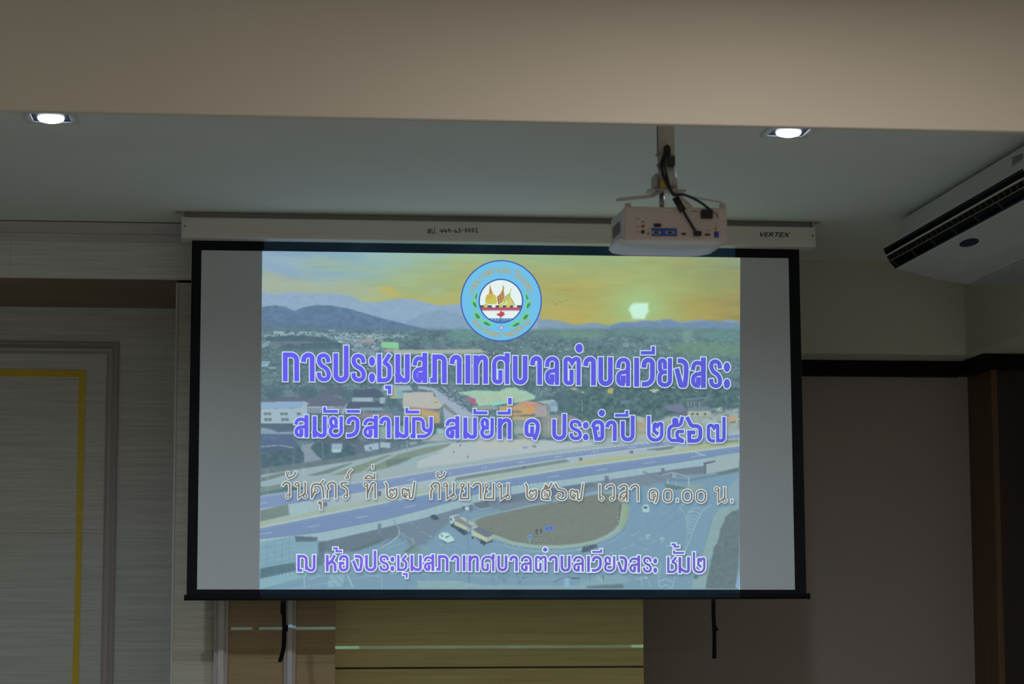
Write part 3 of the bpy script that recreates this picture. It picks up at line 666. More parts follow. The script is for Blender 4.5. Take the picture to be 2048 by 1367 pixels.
pg('D', [(1145, 835), (1440, 828), (1535, 910), (1480, 935), (1145, 925)], (84, 98, 114), soft=.6); rc('D', 1142, 930, 1385, 980, (160, 182, 196), tex=12, soft=.5)
pg('D', [(1100, 985), (1500, 985), (1545, 1045), (1055, 1058)], (84, 98, 112), soft=.6); rc('D', 1470, 930, 1540, 1000, (158, 180, 194), tex=10, soft=.5); rc('D', 1240, 1050, 1500, 1085, (140, 160, 176), tex=12, soft=.5)
pg('D', [(1460, 1110), (1600, 1080), (1760, 1100), (1760, 1140), (1480, 1150)], (104, 126, 146), soft=.8)
for cxx, cyy, rx in ((1620, 990, 90), (1090, 900, 70), (600, 860, 120), (200, 880, 110)): pg('D', [(cxx+rx*math.cos(t)*(1+.15*math.sin(5*t)), cyy+rx*.7*math.sin(t)) for t in np.linspace(0, 6.2, 18)], (84, 108, 112), tex=14, soft=1.6, a=.85)
# shops behind line 2
pg('A', [(1500, 180), (1830, 180), (1870, 240), (1500, 250)], (156, 182, 196), soft=.8, tex=5); rc('A', 1600, 225, 1740, 340, (172, 178, 150), soft=.6); rc('A', 1680, 240, 1745, 330, (130, 178, 200), soft=.6)
pg('B', [(-180, 270), (0, 262), (185, 262), (200, 320), (285, 330), (300, 440), (240, 470), (0, 450), (-100, 440), (-180, 460)], (186, 186, 180), tex=3, soft=.6)
rc('B', 165, 340, 285, 410, (190, 182, 150), soft=1.5, a=.8); rc('B', 200, 383, 235, 391, (110, 110, 110))
pg('B', [(-180, 470), (-80, 440), (60, 452), (285, 495), (285, 505), (60, 475), (-100, 480)], (182, 142, 132)); pg('B', [(-160, 480), (20, 468), (268, 510), (265, 630), (200, 650), (-20, 640), (-160, 610)], (188, 166, 112), tex=4, soft=.6)
rc('A', 1040, 530, 1660, 800, (118, 124, 142), tex=14, soft=2, a=.8); rc('A', 1200, 520, 1620, 560, (158, 138, 146), soft=1.2, a=.8); rc('A', 1460, 670, 1770, 820, (142, 172, 164), tex=8, soft=1); rc('A', 1860, 560, 2050, 830, (160, 150, 150), tex=14, soft=1.5)
rc('B', 200, 640, 330, 700, (96, 104, 112), tex=6, soft=1); rc('B', 230, 700, 320, 770, (150, 190, 200), tex=10, soft=1); rc('B', 60, 770, 330, 860, (168, 178, 180), tex=10, soft=1.5)
pg('B', [(20, 180), (200, 215), (660, 520), (720, 620), (1130, 850), (330, 850), (320, 560), (300, 420), (180, 250), (0, 220)], (162, 176, 198), soft=.8, tex=3)
pg('B', [(290, 430), (330, 400), (480, 530), (460, 560)], (130, 138, 130), soft=.8)
scatter(T('B', [(200, 180), (420, 180), (640, 330), (660, 500), (560, 470), (330, 330)]), 170, (1.5, 5), (1, 3), white+[(96, 106, 122)]*4+[(120, 130, 140)]*2, 57)
pg('B', [(460, 270), (700, 240), (980, 250), (1100, 205), (1200, 210), (1220, 235), (1300, 245), (1420, 310), (1410, 345), (1250, 385), (900, 420), (740, 430), (690, 360), (600, 300)], (164, 204, 178), tex=8, soft=.8)
pg('B', [(720, 300), (1250, 270), (1350, 320), (1150, 370), (720, 390)], (176, 196, 170), tex=6, soft=1.5, a=.8)
pg('B', [(595, 310), (700, 345), (700, 412), (650, 395), (600, 355)], (160, 110, 138), tex=10, soft=.5); rc('B', 650, 345, 692, 405, (186, 96, 122), soft=.6)
pg('B', [(880, 415), (960, 378), (1070, 385), (1075, 402), (960, 420), (920, 440)], (140, 216, 205), soft=.5); ln('B', [(770, 460), (960, 425), (1080, 405)], 1.4, (84, 98, 108))
pg('B', [(650, 430), (960, 430), (970, 470), (700, 480)], (150, 160, 158), tex=12, soft=.8)
pg('B', [(1190, 410), (1290, 370), (1440, 385), (1510, 425), (1400, 440), (1170, 440)], (200, 150, 124), tex=10, soft=.6); pg('B', [(980, 430), (1130, 425), (1420, 440), (1430, 525), (1150, 560), (1000, 560)], (190, 160, 116), tex=10, soft=.6)
rc('B', 1250, 455, 1330, 520, (206, 164, 92), soft=.5); rc('B', 1335, 445, 1398, 510, (214, 158, 84), soft=.5)
for x in range(1140, 1250, 26): rc('B', x, 485, x+14, 515, (110, 112, 112), soft=.3)
rc('B', 1140, 555, 1420, 605, (186, 168, 128), tex=10, soft=.8); ln('B', [(1140, 548), (1420, 530)], 1, (120, 100, 95)); rc('B', 1420, 420, 1560, 560, (168, 158, 160), tex=14, soft=1)
rc('B', 1150, 610, 1300, 740, (138, 156, 160), tex=20, soft=1); rc('B', 1160, 690, 1500, 760, (158, 172, 160), tex=10, soft=1.2)
pg('B', [(1445, 375), (1640, 350), (1690, 365), (1580, 405), (1530, 410)], (160, 182, 184), soft=.5); pg('B', [(1580, 405), (1690, 365), (1690, 425), (1590, 440)], (130, 160, 200), soft=.4); rc('B', 1600, 430, 1690, 495, (156, 176, 190), tex=10, soft=.6)
rc('B', 1500, 540, 2047, 800, (160, 160, 148), tex=14, soft=3, a=.8); pg('B', [(1420, 600), (1900, 540), (2047, 560), (2047, 640), (1500, 650)], (150, 140, 140), tex=14, soft=2, a=.7)
pg('B', [(1620, 310), (1700, 260), (1850, 225), (2100, 220), (2100, 600), (1990, 590), (1760, 510), (1700, 480), (1690, 400), (1640, 350)], (86, 110, 110), tex=16, soft=1.2)
pg('B', [(1840, 215), (1900, 208), (1965, 232), (1960, 242), (1870, 238)], (192, 168, 140), soft=.5)
ln('B', [(1580, 400), (1578, 740)], 1.4, (190, 204, 200), a=.7); ln('B', [(1985, 340), (1985, 480)], 1.2, (165, 185, 180), a=.7)
pg('B', [(1180, 790), (1260, 780), (1500, 850), (1300, 870)], (146, 160, 134), soft=1.5); pg('B', [(770, 860), (860, 850), (975, 870), (940, 890), (800, 900)], (110, 142, 104), soft=.8, tex=10); pg('B', [(740, 840), (780, 835), (770, 890)], (200, 180, 120), soft=1, a=.7)
# right trees and houses
pg('C', [(0, 180), (1940, 200), (1940, 450), (1500, 440), (1100, 560), (850, 600), (0, 600)], (86, 110, 108), tex=15, soft=2)
IMG += ((((PY > 772) & (PY < 850) & (PX > 1150)).astype(float))*((vnoise(6, 5, 61, 3)-.5)*50))[..., None]*np.array((.8, 1.05, .9))
pg('C', [(360, 232), (400, 215), (440, 230), (430, 240), (425, 280), (362, 275)], (182, 178, 92), soft=.5); pg('C', [(375, 205), (430, 212), (440, 232), (365, 236)], (160, 160, 160), soft=.5)
pg('C', [(860, 235), (960, 222), (985, 240), (940, 262), (880, 252)], (178, 190, 150), soft=.5); rc('C', 900, 248, 940, 270, (180, 190, 180), soft=.6); rc('C', 1130, 203, 1180, 214, (180, 196, 180), soft=.5)
pg('C', [(510, 365), (640, 360), (620, 400), (540, 405)], (112, 130, 148), soft=1); rc('C', 45, 255, 80, 275, (170, 195, 170), soft=.6)
pg('C', [(1030, 432), (1250, 402), (1320, 475), (1230, 512), (1110, 485)], (116, 124, 148), soft=.5); pg('C', [(1230, 512), (1320, 475), (1325, 545), (1200, 550)], (110, 112, 118), tex=10, soft=.5)
pg('C', [(1305, 345), (1560, 317), (1578, 333), (1310, 365)], (112, 134, 152), soft=.4); rc('C', 1310, 362, 1540, 445, (96, 114, 118), tex=14, soft=.6)
for x in (1330, 1365, 1410, 1470): ln('C', [(x, 375), (x, 440)], 1, (165, 185, 175))
pg('C', [(1320, 450), (1560, 435), (1620, 470), (1600, 490), (1340, 490)], (118, 134, 144), soft=.6); rc('C', 1330, 490, 1610, 555, (170, 180, 160), tex=10, soft=.6)
for x in (1370, 1430, 1520): rc('C', x, 512, x+30, 538, (92, 104, 100))
pg('C', [(1090, 555), (1600, 560), (1940, 450), (1940, 740), (700, 760), (1000, 600)], (160, 172, 164), tex=14, soft=2)
scatter(T('C', [(1600, 440), (1940, 440), (1940, 620), (1500, 640)]), 60, (3, 12), (1, 3), [(104, 120, 120), (176, 186, 170), (150, 165, 165)], 58)
pg('C', [(1800, 555), (1900, 562), (1930, 600), (1820, 625)], (190, 164, 120), soft=.6); rc('C', 1500, 590, 1680, 640, (166, 184, 182), tex=8, soft=.8)
rc('C', 700, 560, 830, 860, (164, 166, 140), tex=14, soft=1.2); pg('C', [(705, 545), (760, 560), (800, 600), (790, 630), (710, 610)], (170, 190, 180), soft=.8); rc('C', 715, 630, 800, 685, (188, 156, 120), tex=8, soft=.8); rc('C', 730, 780, 830, 810, (190, 188, 110), soft=1)
rc('C', 330, 650, 560, 860, (160, 158, 142), tex=12, soft=2, a=.8); ln('C', [(55, 350), (57, 490)], 1.3, (170, 190, 180), a=.7)
# --- left lower houses, path, trees
pg('A', [(42, 640), (430, 640), (440, 740), (250, 745), (140, 700), (42, 690)], (88, 108, 120), tex=6, soft=.6)
pg('A', [(42, 690), (140, 705), (250, 748), (430, 735), (430, 770), (42, 775)], (140, 160, 180), tex=14, soft=1)
pg('A', [(40, 770), (430, 765), (440, 840), (500, 900), (420, 935), (260, 905), (40, 925)], (90, 108, 134), tex=5, soft=.6); ln('A', [(40, 922), (150, 910), (260, 902), (340, 915), (430, 930)], 1.6, (150, 172, 192))
for k in range(6): ln('A', [(70+k*34, 840), (100+k*34, 785)], 1.3, (120, 142, 172), a=.7)
pg('A', [(40, 930), (260, 912), (420, 940), (380, 985), (40, 985)], (88, 104, 124), tex=4, soft=.8)
pg('A', [(40, 985), (400, 960), (480, 900), (560, 960), (560, 1090), (300, 1160), (40, 1180)], (82, 104, 110), tex=14, soft=1.2)
pg('A', [(520, 950), (540, 900), (680, 870), (640, 930), (700, 1010), (780, 1080), (560, 1120), (560, 1000)], (138, 152, 166), soft=.8, tex=4)
pg('A', [(640, 930), (720, 860), (870, 880), (890, 990), (1000, 1000), (1020, 900), (1100, 880), (1200, 960), (1200, 1010), (1000, 1060), (800, 1085), (720, 1020)], (82, 104, 110), tex=14, soft=1.2)
rc('A', 780, 825, 1240, 880, (98, 104, 118), soft=1, tex=6); rc('A', 892, 882, 1020, 950, (152, 178, 204), soft=.5, tex=6); pg('A', [(892, 950), (1010, 950), (1010, 985), (905, 992)], (168, 204, 216), soft=.5)
pg('A', [(1190, 860), (1640, 830), (1700, 880), (1600, 960), (1210, 970)], (104, 118, 128), tex=14, soft=1); pg('A', [(1280, 905), (1455, 870), (1465, 950), (1300, 970)], (160, 188, 210), soft=.5); rc('A', 1345, 922, 1378, 946, (96, 110, 120)); pg('A', [(1480, 865), (1600, 870), (1595, 935), (1475, 930)], (162, 186, 200), soft=.5); rc('A', 1835, 865, 1925, 910, (150, 168, 176), tex=14, soft=.8)
pg('A', [(40, 1180), (560, 1110), (1000, 1050), (1500, 975), (2047, 860), (2047, 920), (1500, 1080), (1100, 1160), (40, 1240)], (108, 124, 128), tex=8, soft=1)
# --- verges, plaza
pg('A', [(40, 1260), (560, 1180), (1140, 1090), (1680, 970), (2047, 880), (2400, 845), (2400, 1300), (1500, 1400), (40, 1400)], (156, 178, 186), soft=1, tex=3)
gv = (120, 136, 128)
pg('A', [(600, 1265), (1130, 1110), (1150, 1118), (860, 1240), (700, 1268)], gv, soft=.6, tex=6); pg('A', [(880, 1265), (1100, 1180), (1560, 1020), (1640, 1010), (1420, 1110), (1200, 1260)], (132, 148, 128), soft=.6, tex=6)
pg('A', [(1300, 1210), (1420, 1145), (1700, 1010), (2000, 935), (2200, 900), (2330, 880), (2320, 905), (2120, 980), (1900, 1040), (1430, 1225)], (130, 146, 128), soft=.7, tex=8)
pg('A', [(1540, 1090), (1830, 1040), (1860, 1060), (1700, 1130), (1560, 1170)], (104, 122, 116), soft=1.5, tex=8, a=.7)
pg('A', [(40, 1290), (300, 1230), (420, 1215), (420, 1235), (100, 1330), (40, 1340)], gv, soft=.6, tex=6); pg('3', [(75, 540), (200, 510), (520, 470), (470, 500), (75, 570)], (126, 142, 132), soft=.8, tex=6)
pg('A', [(760, 1300), (1100, 1290), (1000, 1340), (700, 1367)], gv, soft=.6, tex=5)
poly([(560, 968), (852, 925), (1000, 897), (1200, 876), (1350, 866), (1484, 858), (1484, 870), (1350, 884), (1135, 906), (852, 946), (640, 978)], (160, 178, 182), soft=1.2)
pg('B', [(0, 1180), (0, 1090), (250, 990), (420, 880), (700, 845), (1300, 830), (2100, 870), (2100, 905), (1700, 950), (1000, 1040), (400, 1130)], (180, 192, 196), soft=.7, tex=3)
pg('B', [(700, 850), (1300, 835), (1400, 880), (1000, 960), (760, 950)], (190, 192, 180), soft=4, a=.6)
dash('B', (0, 1085), (280, 985), 16, .45, .9, (120, 132, 140)); rc('B', 1270, 918, 1325, 942, (142, 160, 190), soft=.5)
for x, y in ((430, 970), (597, 1028), (1385, 900), (1412, 900), (508, 890)): rc('B', x, y, x+14, y+28, (98, 108, 120), soft=.4)
# --- roads
def band(xs_, yt_, yb_, col, **k):
    poly([(x, y) for x, y in zip(xs_, yt_)]+[(x, y) for x, y in reversed(list(zip(xs_, yb_)))], col, **k)
xs5 = [516, 640, 771, 852, 1000, 1135, 1271, 1350, 1484]
UT = [993, 974, 958, 944, 922.5, 904, 888, 881, 866]; UB = [1018, 998, 976, 961, 936, 915, 897, 888.5, 875]
DT = [1057, 1032, 1006, 989, 960, 938, 919.5, 908.5, 891.5]; DB = [1077, 1064, 1038, 1017, 973.5, 957, 936, 925, 903.5]
PB = [1140, 1084, 1054, 1034.5, 992, 971, 950.5, 938, 921]
band(xs5, [y-1 for y in UB], [y+1 for y in DT], (166, 184, 192), soft=.6, tex=4)
band(xs5, [y+(d_-y)*.55 for y, d_ in zip(UB, DT)], [y-2 for y in DT], (164, 180, 156), soft=1.2, tex=5, a=.6)
pg('C', [(560, 1020), (800, 1030), (1200, 960), (1500, 880), (1940, 870), (1940, 900), (1300, 970), (700, 1060), (0, 1140), (0, 1100)], (178, 182, 130), soft=1.2, a=.7)
pg('C', [(1300, 895), (1500, 830), (1940, 790), (1940, 870), (1500, 885)], (128, 148, 124), soft=1, tex=6)
band(xs5, UT, UB, (128, 149, 186), soft=.5, tex=2); band(xs5, DT, DB, (121, 144, 182), soft=.5, tex=2)
for k in (0, 1):
    band(xs5, [y-1.2 if k == 0 else y for y in (UT if k == 0 else UB)], [y+.4 if k == 0 else y+1.6 for y in (UT if k == 0 else UB)], (184, 200, 212))
    band(xs5, [y-3.5 for y in DT], [y-.3 for y in DT], (176, 196, 192)) if k == 0 else band(xs5, [y+2.6 for y in DT], [y+3.2 for y in DT], (160, 178, 210), a=.7)
band(xs5, [y+3 for y in UT], [y+3.6 for y in UT], (172, 188, 214), a=.7)
def mids(A_, B_, f, n, fr, col=(186, 202, 222), x0=520, x1=1478):
    for i in range(n):
        xa = x0+(x1-x0)*i/n; xb_ = xa+(x1-x0)/n*fr; g = lambda x: np.interp(x, xs5, A_)*(1-f)+np.interp(x, xs5, B_)*f
        poly([(xa, g(xa)-.6), (xb_, g(xb_)-.6), (xb_, g(xb_)+.6), (xa, g(xa)+.6)], col, a=.85)
mids(DT, DB, .55, 10, .25); mids(UT, UB, .55, 13, .2)
pg('B', [(440, 1335), (470, 1290), (1200, 1165), (1780, 1070), (1840, 1098), (1300, 1190)], (124, 138, 134), soft=.6, tex=3)
pg('C', [(800, 955), (1050, 925), (1190, 905), (1130, 945), (980, 965)], (116, 130, 122), soft=.7); pg('3', [(75, 700), (280, 655), (290, 735), (75, 785)], (120, 138, 128), soft=.6, tex=5); pg('3', [(300, 655), (430, 630), (500, 690), (300, 750)], (164, 190, 198), soft=.6, tex=4)
for f_, x, y in (('B', 1260, 1155), ('B', 1945, 1048), ('C', 630, 968), ('C', 20, 1048), ('3', 945, 560), ('3', 545, 640)): rc(f_, x, y, x+(40 if f_ != '3' else 26), y+36, (112, 122, 132), soft=.5)
pg('4', [(1430, 265), (1525, 295), (1515, 300), (1420, 268)], (176, 192, 214))
# ground level (roundabout, road) below the bridge
band(xs5, [y-.5 for y in PB], [1184]*9, (124, 156, 178), soft=.4, tex=3)
pg('3', [(500, 905), (850, 820), (1350, 690), (1847, 560), (1847, 690), (1600, 700), (1500, 760), (1250, 1000), (1100, 900), (750, 1010), (510, 1000)], (116, 134, 150), soft=3, tex=3)
pg('3', [(500, 905), (700, 860), (900, 820), (1050, 780), (1110, 860), (1060, 900), (760, 1000), (510, 1010)], (108, 124, 134), soft=1.2, tex=4)
pg('4', [(0, 600), (500, 500), (900, 450), (1200, 400), (1500, 360), (1520, 430), (1400, 440), (1100, 520), (700, 560), (0, 720)], (124, 138, 150), soft=2, tex=3)
pg('4', [(0, 570), (250, 530), (650, 480), (720, 520), (400, 590), (0, 660)], (104, 118, 132), soft=1.5, a=.8); pg('4', [(1080, 410), (1510, 345), (1512, 430), (1280, 440), (1130, 430)], (114, 126, 138), soft=1, tex=3)
band(xs5, DB, PB, (158, 186, 196), soft=.5, tex=4)
for xa in range(520, 1480, 16):
    ya, yb_ = np.interp(xa, xs5, DB), np.interp(xa, xs5, PB); ln('0', [(xa, ya+2), (xa, yb_-1)], .7, (136, 164, 176), a=.5)
band(xs5, [y-.4 for y in DB], [y+.8 for y in DB], (112, 128, 158), a=.8)
pg('4', [(1520, 350), (1600, 300), (1765, 275), (1765, 400), (1525, 430)], (158, 178, 180), soft=.6, tex=4); pg('4', [(1500, 350), (1595, 332), (1590, 345), (1505, 365)], (100, 108, 116)); pg('4', [(1505, 360), (1525, 355), (1525, 430), (1505, 435)], (104, 116, 130))
for x, h in ((775, 45), (1190, 60)): rc('4', x, 450 if x < 1000 else 390, x+28, 500 if x < 1000 else 440, (112, 126, 142), soft=.5)
rc('3', 945, 800, 970, 880, (116, 132, 150), soft=.5)
pg('3', [(72, 940), (330, 890), (500, 925), (500, 1090), (330, 1085), (75, 1130)], (132, 168, 184), soft=.6, tex=5); pg('3', [(330, 890), (500, 900), (495, 930), (340, 935)], (98, 114, 124), soft=.6)
for k in range(5): ln('3', [(72+k*55, 935-k*9), (72+k*55, 1120-k*8)], .8, (110, 142, 160), a=.8)
for k in range(4): ln('3', [(72, 985+k*42), (330, 935+k*42)], .8, (110, 142, 160), a=.7)
pg('3', [(75, 1130), (330, 1085), (340, 1145), (75, 1205)], (92, 120, 128), soft=.7, tex=6); dash('3', (75, 1215), (330, 1160), 9, .5, 2.2, (170, 200, 205)); pg('3', [(75, 1215), (420, 1150), (420, 1185), (75, 1280)], (136, 176, 190), soft=.8)
pg('3', [(505, 930), (560, 930), (540, 1110), (500, 1110)], (96, 112, 124), soft=1.5, a=.7)
for k in range(8): ln('3', [(590-k*3, 1180+k*12), (705-k*3, 1172+k*12)], 1.6, (160, 196, 208), a=.9)
ln('3', [(700, 1130), (760, 1270)], 3.5, (150, 186, 200), a=.9); ln('3', [(400, 1180), (400, 1275)], 2, (150, 184, 198)); ln('3', [(430, 1215), (520, 1180)], 1.4, (152, 186, 200)); ln('3', [(75, 1270), (400, 1200), (900, 1150)], 1.2, (152, 188, 200), a=.7); ln('3', [(250, 1290), (800, 1200), (1100, 1160)], 1.2, (152, 188, 200), a=.7); ln('3', [(850, 1180), (975, 1190), (975, 1280)], 1.2, (158, 192, 205), a=.8)
pg('3', [(720, 1010), (900, 930), (1000, 905), (960, 940), (800, 1000)], (100, 118, 118), soft=.9, tex=6); pg('3', [(1130, 1010), (1200, 960), (1280, 990), (1230, 1015)], (106, 122, 112), soft=.8, tex=8)
ln('3', [(1055, 770), (1095, 830), (1105, 880), (1050, 930), (950, 985)], 2.2, (160, 186, 190)); 
for a, b, n in (((1060, 775), (1100, 850), 6), ((1100, 880), (950, 980), 12)): dash('3', a, b, n, .45, 2, (90, 104, 118))
ln('3', [(1115, 865), (1160, 930), (1000, 985)], 1, (160, 186, 196), a=.8); dash('3', (1130, 875), (1230, 950), 7, .4, 1.6, (165, 190, 195)); ln('3', [(1205, 900), (1205, 960)], 1.4, (170, 200, 200))
pg('3', [(1170, 1000), (1260, 950), (1330, 960), (1310, 1010), (1200, 1020)], (130, 164, 172), soft=2, a=.6)
for k in range(9): ln('3', [(1140+k*45, 760+k*32), (1155+k*45, 770+k*32)], 1, (170, 190, 205)); ln('3', [(1250+k*40, 860+k*14), (1265+k*40, 868+k*14)], 1, (170, 190, 205), a=.7)
# island
isl = T('E', [(690, 490), (760, 450), (860, 425), (1350, 318), (1700, 255), (2047, 190), (2200, 160), (2450, 170)])+T('Z', [(535, 200), (530, 350), (500, 500), (450, 590), (340, 660), (200, 720), (0, 762)])+T('E', [(1700, 782), (1450, 782), (1150, 735), (930, 655), (760, 575), (700, 530)])
c0 = np.mean(np.array(isl), 0)
poly([tuple(c0+(np.array(p)-c0)*np.array((1.085, 1.20))+np.array((0, 3))) for p in isl], (150, 182, 200), soft=.8, a=.7)
poly([tuple(c0+(np.array(p)-c0)*np.array((1.068, 1.16))+np.array((0, 3))) for p in isl], (130, 160, 182), soft=.8, a=.9)
poly([tuple(c0+(np.array(p)-c0)*np.array((1.05, 1.09))+np.array((1, 2.5))) for p in isl], (150, 178, 170), soft=.6)
pg('Z', [(535, 280), (620, 280), (620, 440), (560, 560), (500, 600), (520, 500), (545, 400)], (150, 170, 130), soft=1, a=.8)
poly(isl, (122, 130, 116), soft=.7, tex=4)
bp_ = T('E', [(930, 730), (1150, 790), (1350, 825), (1550, 830), (1750, 830), (1930, 810)])+T('Z', [(240, 765), (400, 710), (560, 600), (610, 480), (615, 380)])
for a, b in zip(bp_, bp_[1:]): dash('0', a, b, 7, .5, 1.5, (92, 108, 110))
ln('0', [(x, y+6) for x, y in bp_], 1, (158, 186, 200), a=.6)
for x, y in ((1360, 435), (1530, 708), (1630, 700)): rc('E', x, y, x+18, y+8, (170, 180, 160), soft=.4)
pg('E', [(650, 480), (720, 440), (1000, 370), (1000, 350), (650, 420)], (134, 150, 160), soft=1, a=.5); pg('E', [(660, 270), (840, 250), (870, 320), (740, 335)], (104, 118, 124), soft=1, tex=3); ln('E', [(660, 270), (690, 320), (760, 345), (900, 330)], 1.2, (160, 178, 185))
# road markings on the right
for k, (a, b, c, d) in enumerate([((1330, 390), (1390, 335), (1450, 330), (1510, 360)), ((1310, 430), (1370, 375), (1430, 380), (1480, 410)), ((1310, 465), (1370, 415), (1420, 425), (1465, 455)), ((1315, 500), (1370, 455), (1410, 465), (1445, 495)), ((1318, 535), (1365, 495), (1400, 505), (1425, 530)), ((1320, 570), (1360, 535), (1390, 545), (1405, 560)), ((1325, 605), (1355, 580), (1380, 585), (1390, 600)), ((1328, 640), (1350, 620), (1370, 625), (1375, 640))]):
    ln('Z', [a, b, c, d], 1.5, (166, 192, 202), a=.85)
ln('Z', [(1220, 300), (1300, 420), (1320, 560), (1320, 700), (1290, 830)], 1.3, (160, 186, 198), a=.85); ln('Z', [(1620, 290), (1500, 370), (1420, 540), (1350, 720), (1300, 850)], 1.6, (160, 186, 198), a=.9); ln('Z', [(1220, 310), (1290, 285)], 1.2, (160, 186, 198)); ln('Z', [(1010, 1000), (980, 1140), (985, 1290)], 1.8, (156, 186, 198)); ln('Z', [(1180, 1140), (1140, 1290)], 1.6, (156, 186, 198))
for y in (1185, 1260): ln('Z', [(1000, y+30), (1060, y-5), (1140, y+40)], 2, (156, 186, 198))
for a, b in (((730, 715), (790, 690)), ((530, 835), (590, 805)), ((630, 790), (690, 765)), ((800, 835), (850, 810)), ((900, 760), (940, 730)), ((950, 680), (980, 660)), ((380, 880), (440, 860)), ((630, 665), (700, 655)), ((700, 655), (735, 610)), ((970, 900), (1020, 865)), ((1070, 800), (1110, 780))): ln('Z', [a, b], 1.4, (160, 186, 198), a=.8)
for x, y in ((820, 650), (995, 680)): pg('Z', [(x, y), (x+70, y-5), (x+30, y+40), (x+50, y+45), (x+10, y+75), (x+20, y+45), (x-5, y+35)], (156, 184, 194), a=.8)
for p in ([(1000, 480), (1240, 290)], [(1000, 600), (1290, 380)], [(690, 740), (1050, 890)], [(1110, 690), (900, 660)], [(830, 400), (860, 620)]): ln('Z', p, .9, (100, 132, 156), a=.6)
pg('Z', [(1940, 290), (1700, 340), (1640, 440), (1590, 600), (1520, 800), (1500, 950), (1400, 1150), (1370, 1295), (1560, 1295), (1600, 960), (1700, 700), (1780, 440), (1940, 350)], (144, 172, 172), soft=1, tex=6, a=.85); dash('Z', (1620, 450), (1540, 780), 22, .5, 1.6, (104, 130, 140))
dash('Z', (1540, 780), (1480, 940), 12, .5, 1.6, (110, 134, 144))
pg('Z', [(1945, 345), (1860, 375), (1780, 440), (1760, 510), (1720, 580), (1705, 680), (1680, 760), (1640, 800), (1635, 870), (1610, 960), (1590, 1060), (1560, 1170), (1540, 1305), (1960, 1305)], (106, 122, 122), soft=.8, tex=9)
for p in ([(1750, 700), (1745, 800)], [(1600, 1080), (1740, 1030)], [(1820, 980), (1930, 960)], [(1700, 1100), (1800, 1180)]): ln('Z', p, 1, (128, 144, 144), a=.7)
pg('Z', [(1900, 1300), (1940, 1040), (1950, 1300)], (140, 172, 205), soft=.8)
pg('Z', [(90, 1300), (110, 1270), (300, 1255), (540, 1240), (560, 1300)], (104, 118, 120), soft=.6, tex=4); pg('Z', [(0, 1230), (250, 1160), (560, 1130), (640, 1200), (560, 1250), (0, 1280)], (140, 176, 182), soft=2, a=.6, tex=5)
ln('Z', [(230, 1140), (300, 1220)], 3, (160, 190, 190), a=.7); ln('Z', [(150, 1120), (152, 1215)], 1.4, (96, 116, 128)); ln('Z', [(310, 1130), (312, 1220)], 1.4, (96, 116, 128)); ln('Z', [(700, 1190), (840, 1165)], 2, (150, 182, 192)); rc('Z', 815, 1160, 840, 1185, (176, 200, 205), soft=.5); ln('Z', [(760, 1150), (780, 1290)], 1.4, (150, 182, 192)); ln('Z', [(850, 1200), (885, 1290)], 1.4, (150, 182, 192))
rc('Z', 1400, 1140, 1445, 1185, (100, 116, 130), soft=.7)
pg('Z', [(1900, 0), (1940, 0), (1940, 290), (1700, 200)], (150, 172, 180), soft=2, a=.6); pg('Z', [(1350, 50), (1550, 40), (1450, 100), (1200, 170)], (150, 168, 150), soft=2, a=.7); pg('Z', [(1040, 50), (1190, 75), (1200, 110), (1080, 95)], (108, 124, 116), soft=.6, tex=6)
pg('4', [(1060, 410), (1200, 470), (1400, 470), (1765, 400), (1765, 420), (1400, 490), (1190, 485), (1050, 420)], (112, 132, 144), soft=.6, a=.8)
for p in ([(1200, 440), (1280, 420), (1280, 460)], [(1295, 460), (1295, 425), (1385, 455)], [(1240, 470), (1240, 505)], [(1300, 490), (1300, 545)], [(1395, 455), (1395, 520)]): ln('4', p, 1.4, (168, 196, 208))
pg('4', [(1590, 425), (1765, 385), (1765, 410), (1630, 440)], (104, 124, 120), soft=.7, tex=6); pg('4', [(1210, 510), (1280, 520), (1380, 535), (1300, 550)], (104, 122, 116), soft=.6, tex=6); dash('4', (1210, 500), (1390, 545), 10, .4, 1.6, (92, 108, 112))
# vehicles
def car(cx_, cy_, L, col, dark=(84, 104, 116)):
    pg('E', [(cx_-L*.5, cy_-L*.16), (cx_-L*.2, cy_-L*.34), (cx_+L*.1, cy_-L*.3), (cx_+L*.48, cy_+L*.06), (cx_+L*.5, cy_+L*.2), (cx_+L*.1, cy_+L*.34), (cx_-L*.48, cy_+L*.04)], col, soft=.45)
    pg('E', [(cx_-L*.1, cy_-L*.02), (cx_+L*.2, cy_-L*.14), (cx_+L*.2, cy_-L*.08), (cx_-L*.02, cy_+L*.04)], dark, soft=.3); pg('E', [(cx_-L*.34, cy_-L*.18), (cx_-L*.2, cy_-L*.1), (cx_-L*.22, cy_-L*.04), (cx_-L*.36, cy_-L*.12)], dark, soft=.3)
pg('E', [(250, 690), (330, 760), (450, 750), (440, 700)], (84, 108, 124), soft=.8, a=.7); car(348, 688, 190, (186, 222, 222)); car(205, 445, 100, (72, 84, 100))
pg('E', [(390, 540), (560, 660), (640, 640), (440, 500)], (78, 94, 106), soft=.7)
pg('E', [(388, 430), (500, 405), (515, 440), (440, 480), (430, 520), (395, 520), (388, 480)], (176, 200, 206), soft=.4); rc('E', 395, 452, 412, 485, (84, 100, 112)); pg('E', [(430, 440), (500, 415), (515, 440), (450, 470)], (130, 140, 150), soft=.4)
pg('E', [(440, 480), (510, 450), (680, 540), (620, 600)], (134, 138, 142), soft=.4, tex=5); pg('E', [(440, 480), (620, 570), (625, 620), (440, 535)], (182, 194, 160), soft=.4); pg('E', [(500, 450), (545, 440), (680, 520), (680, 560)], (176, 188, 158), soft=.4)
pg('E', [(645, 640), (800, 770), (900, 740), (925, 690), (700, 620)], (74, 90, 102), soft=.7)
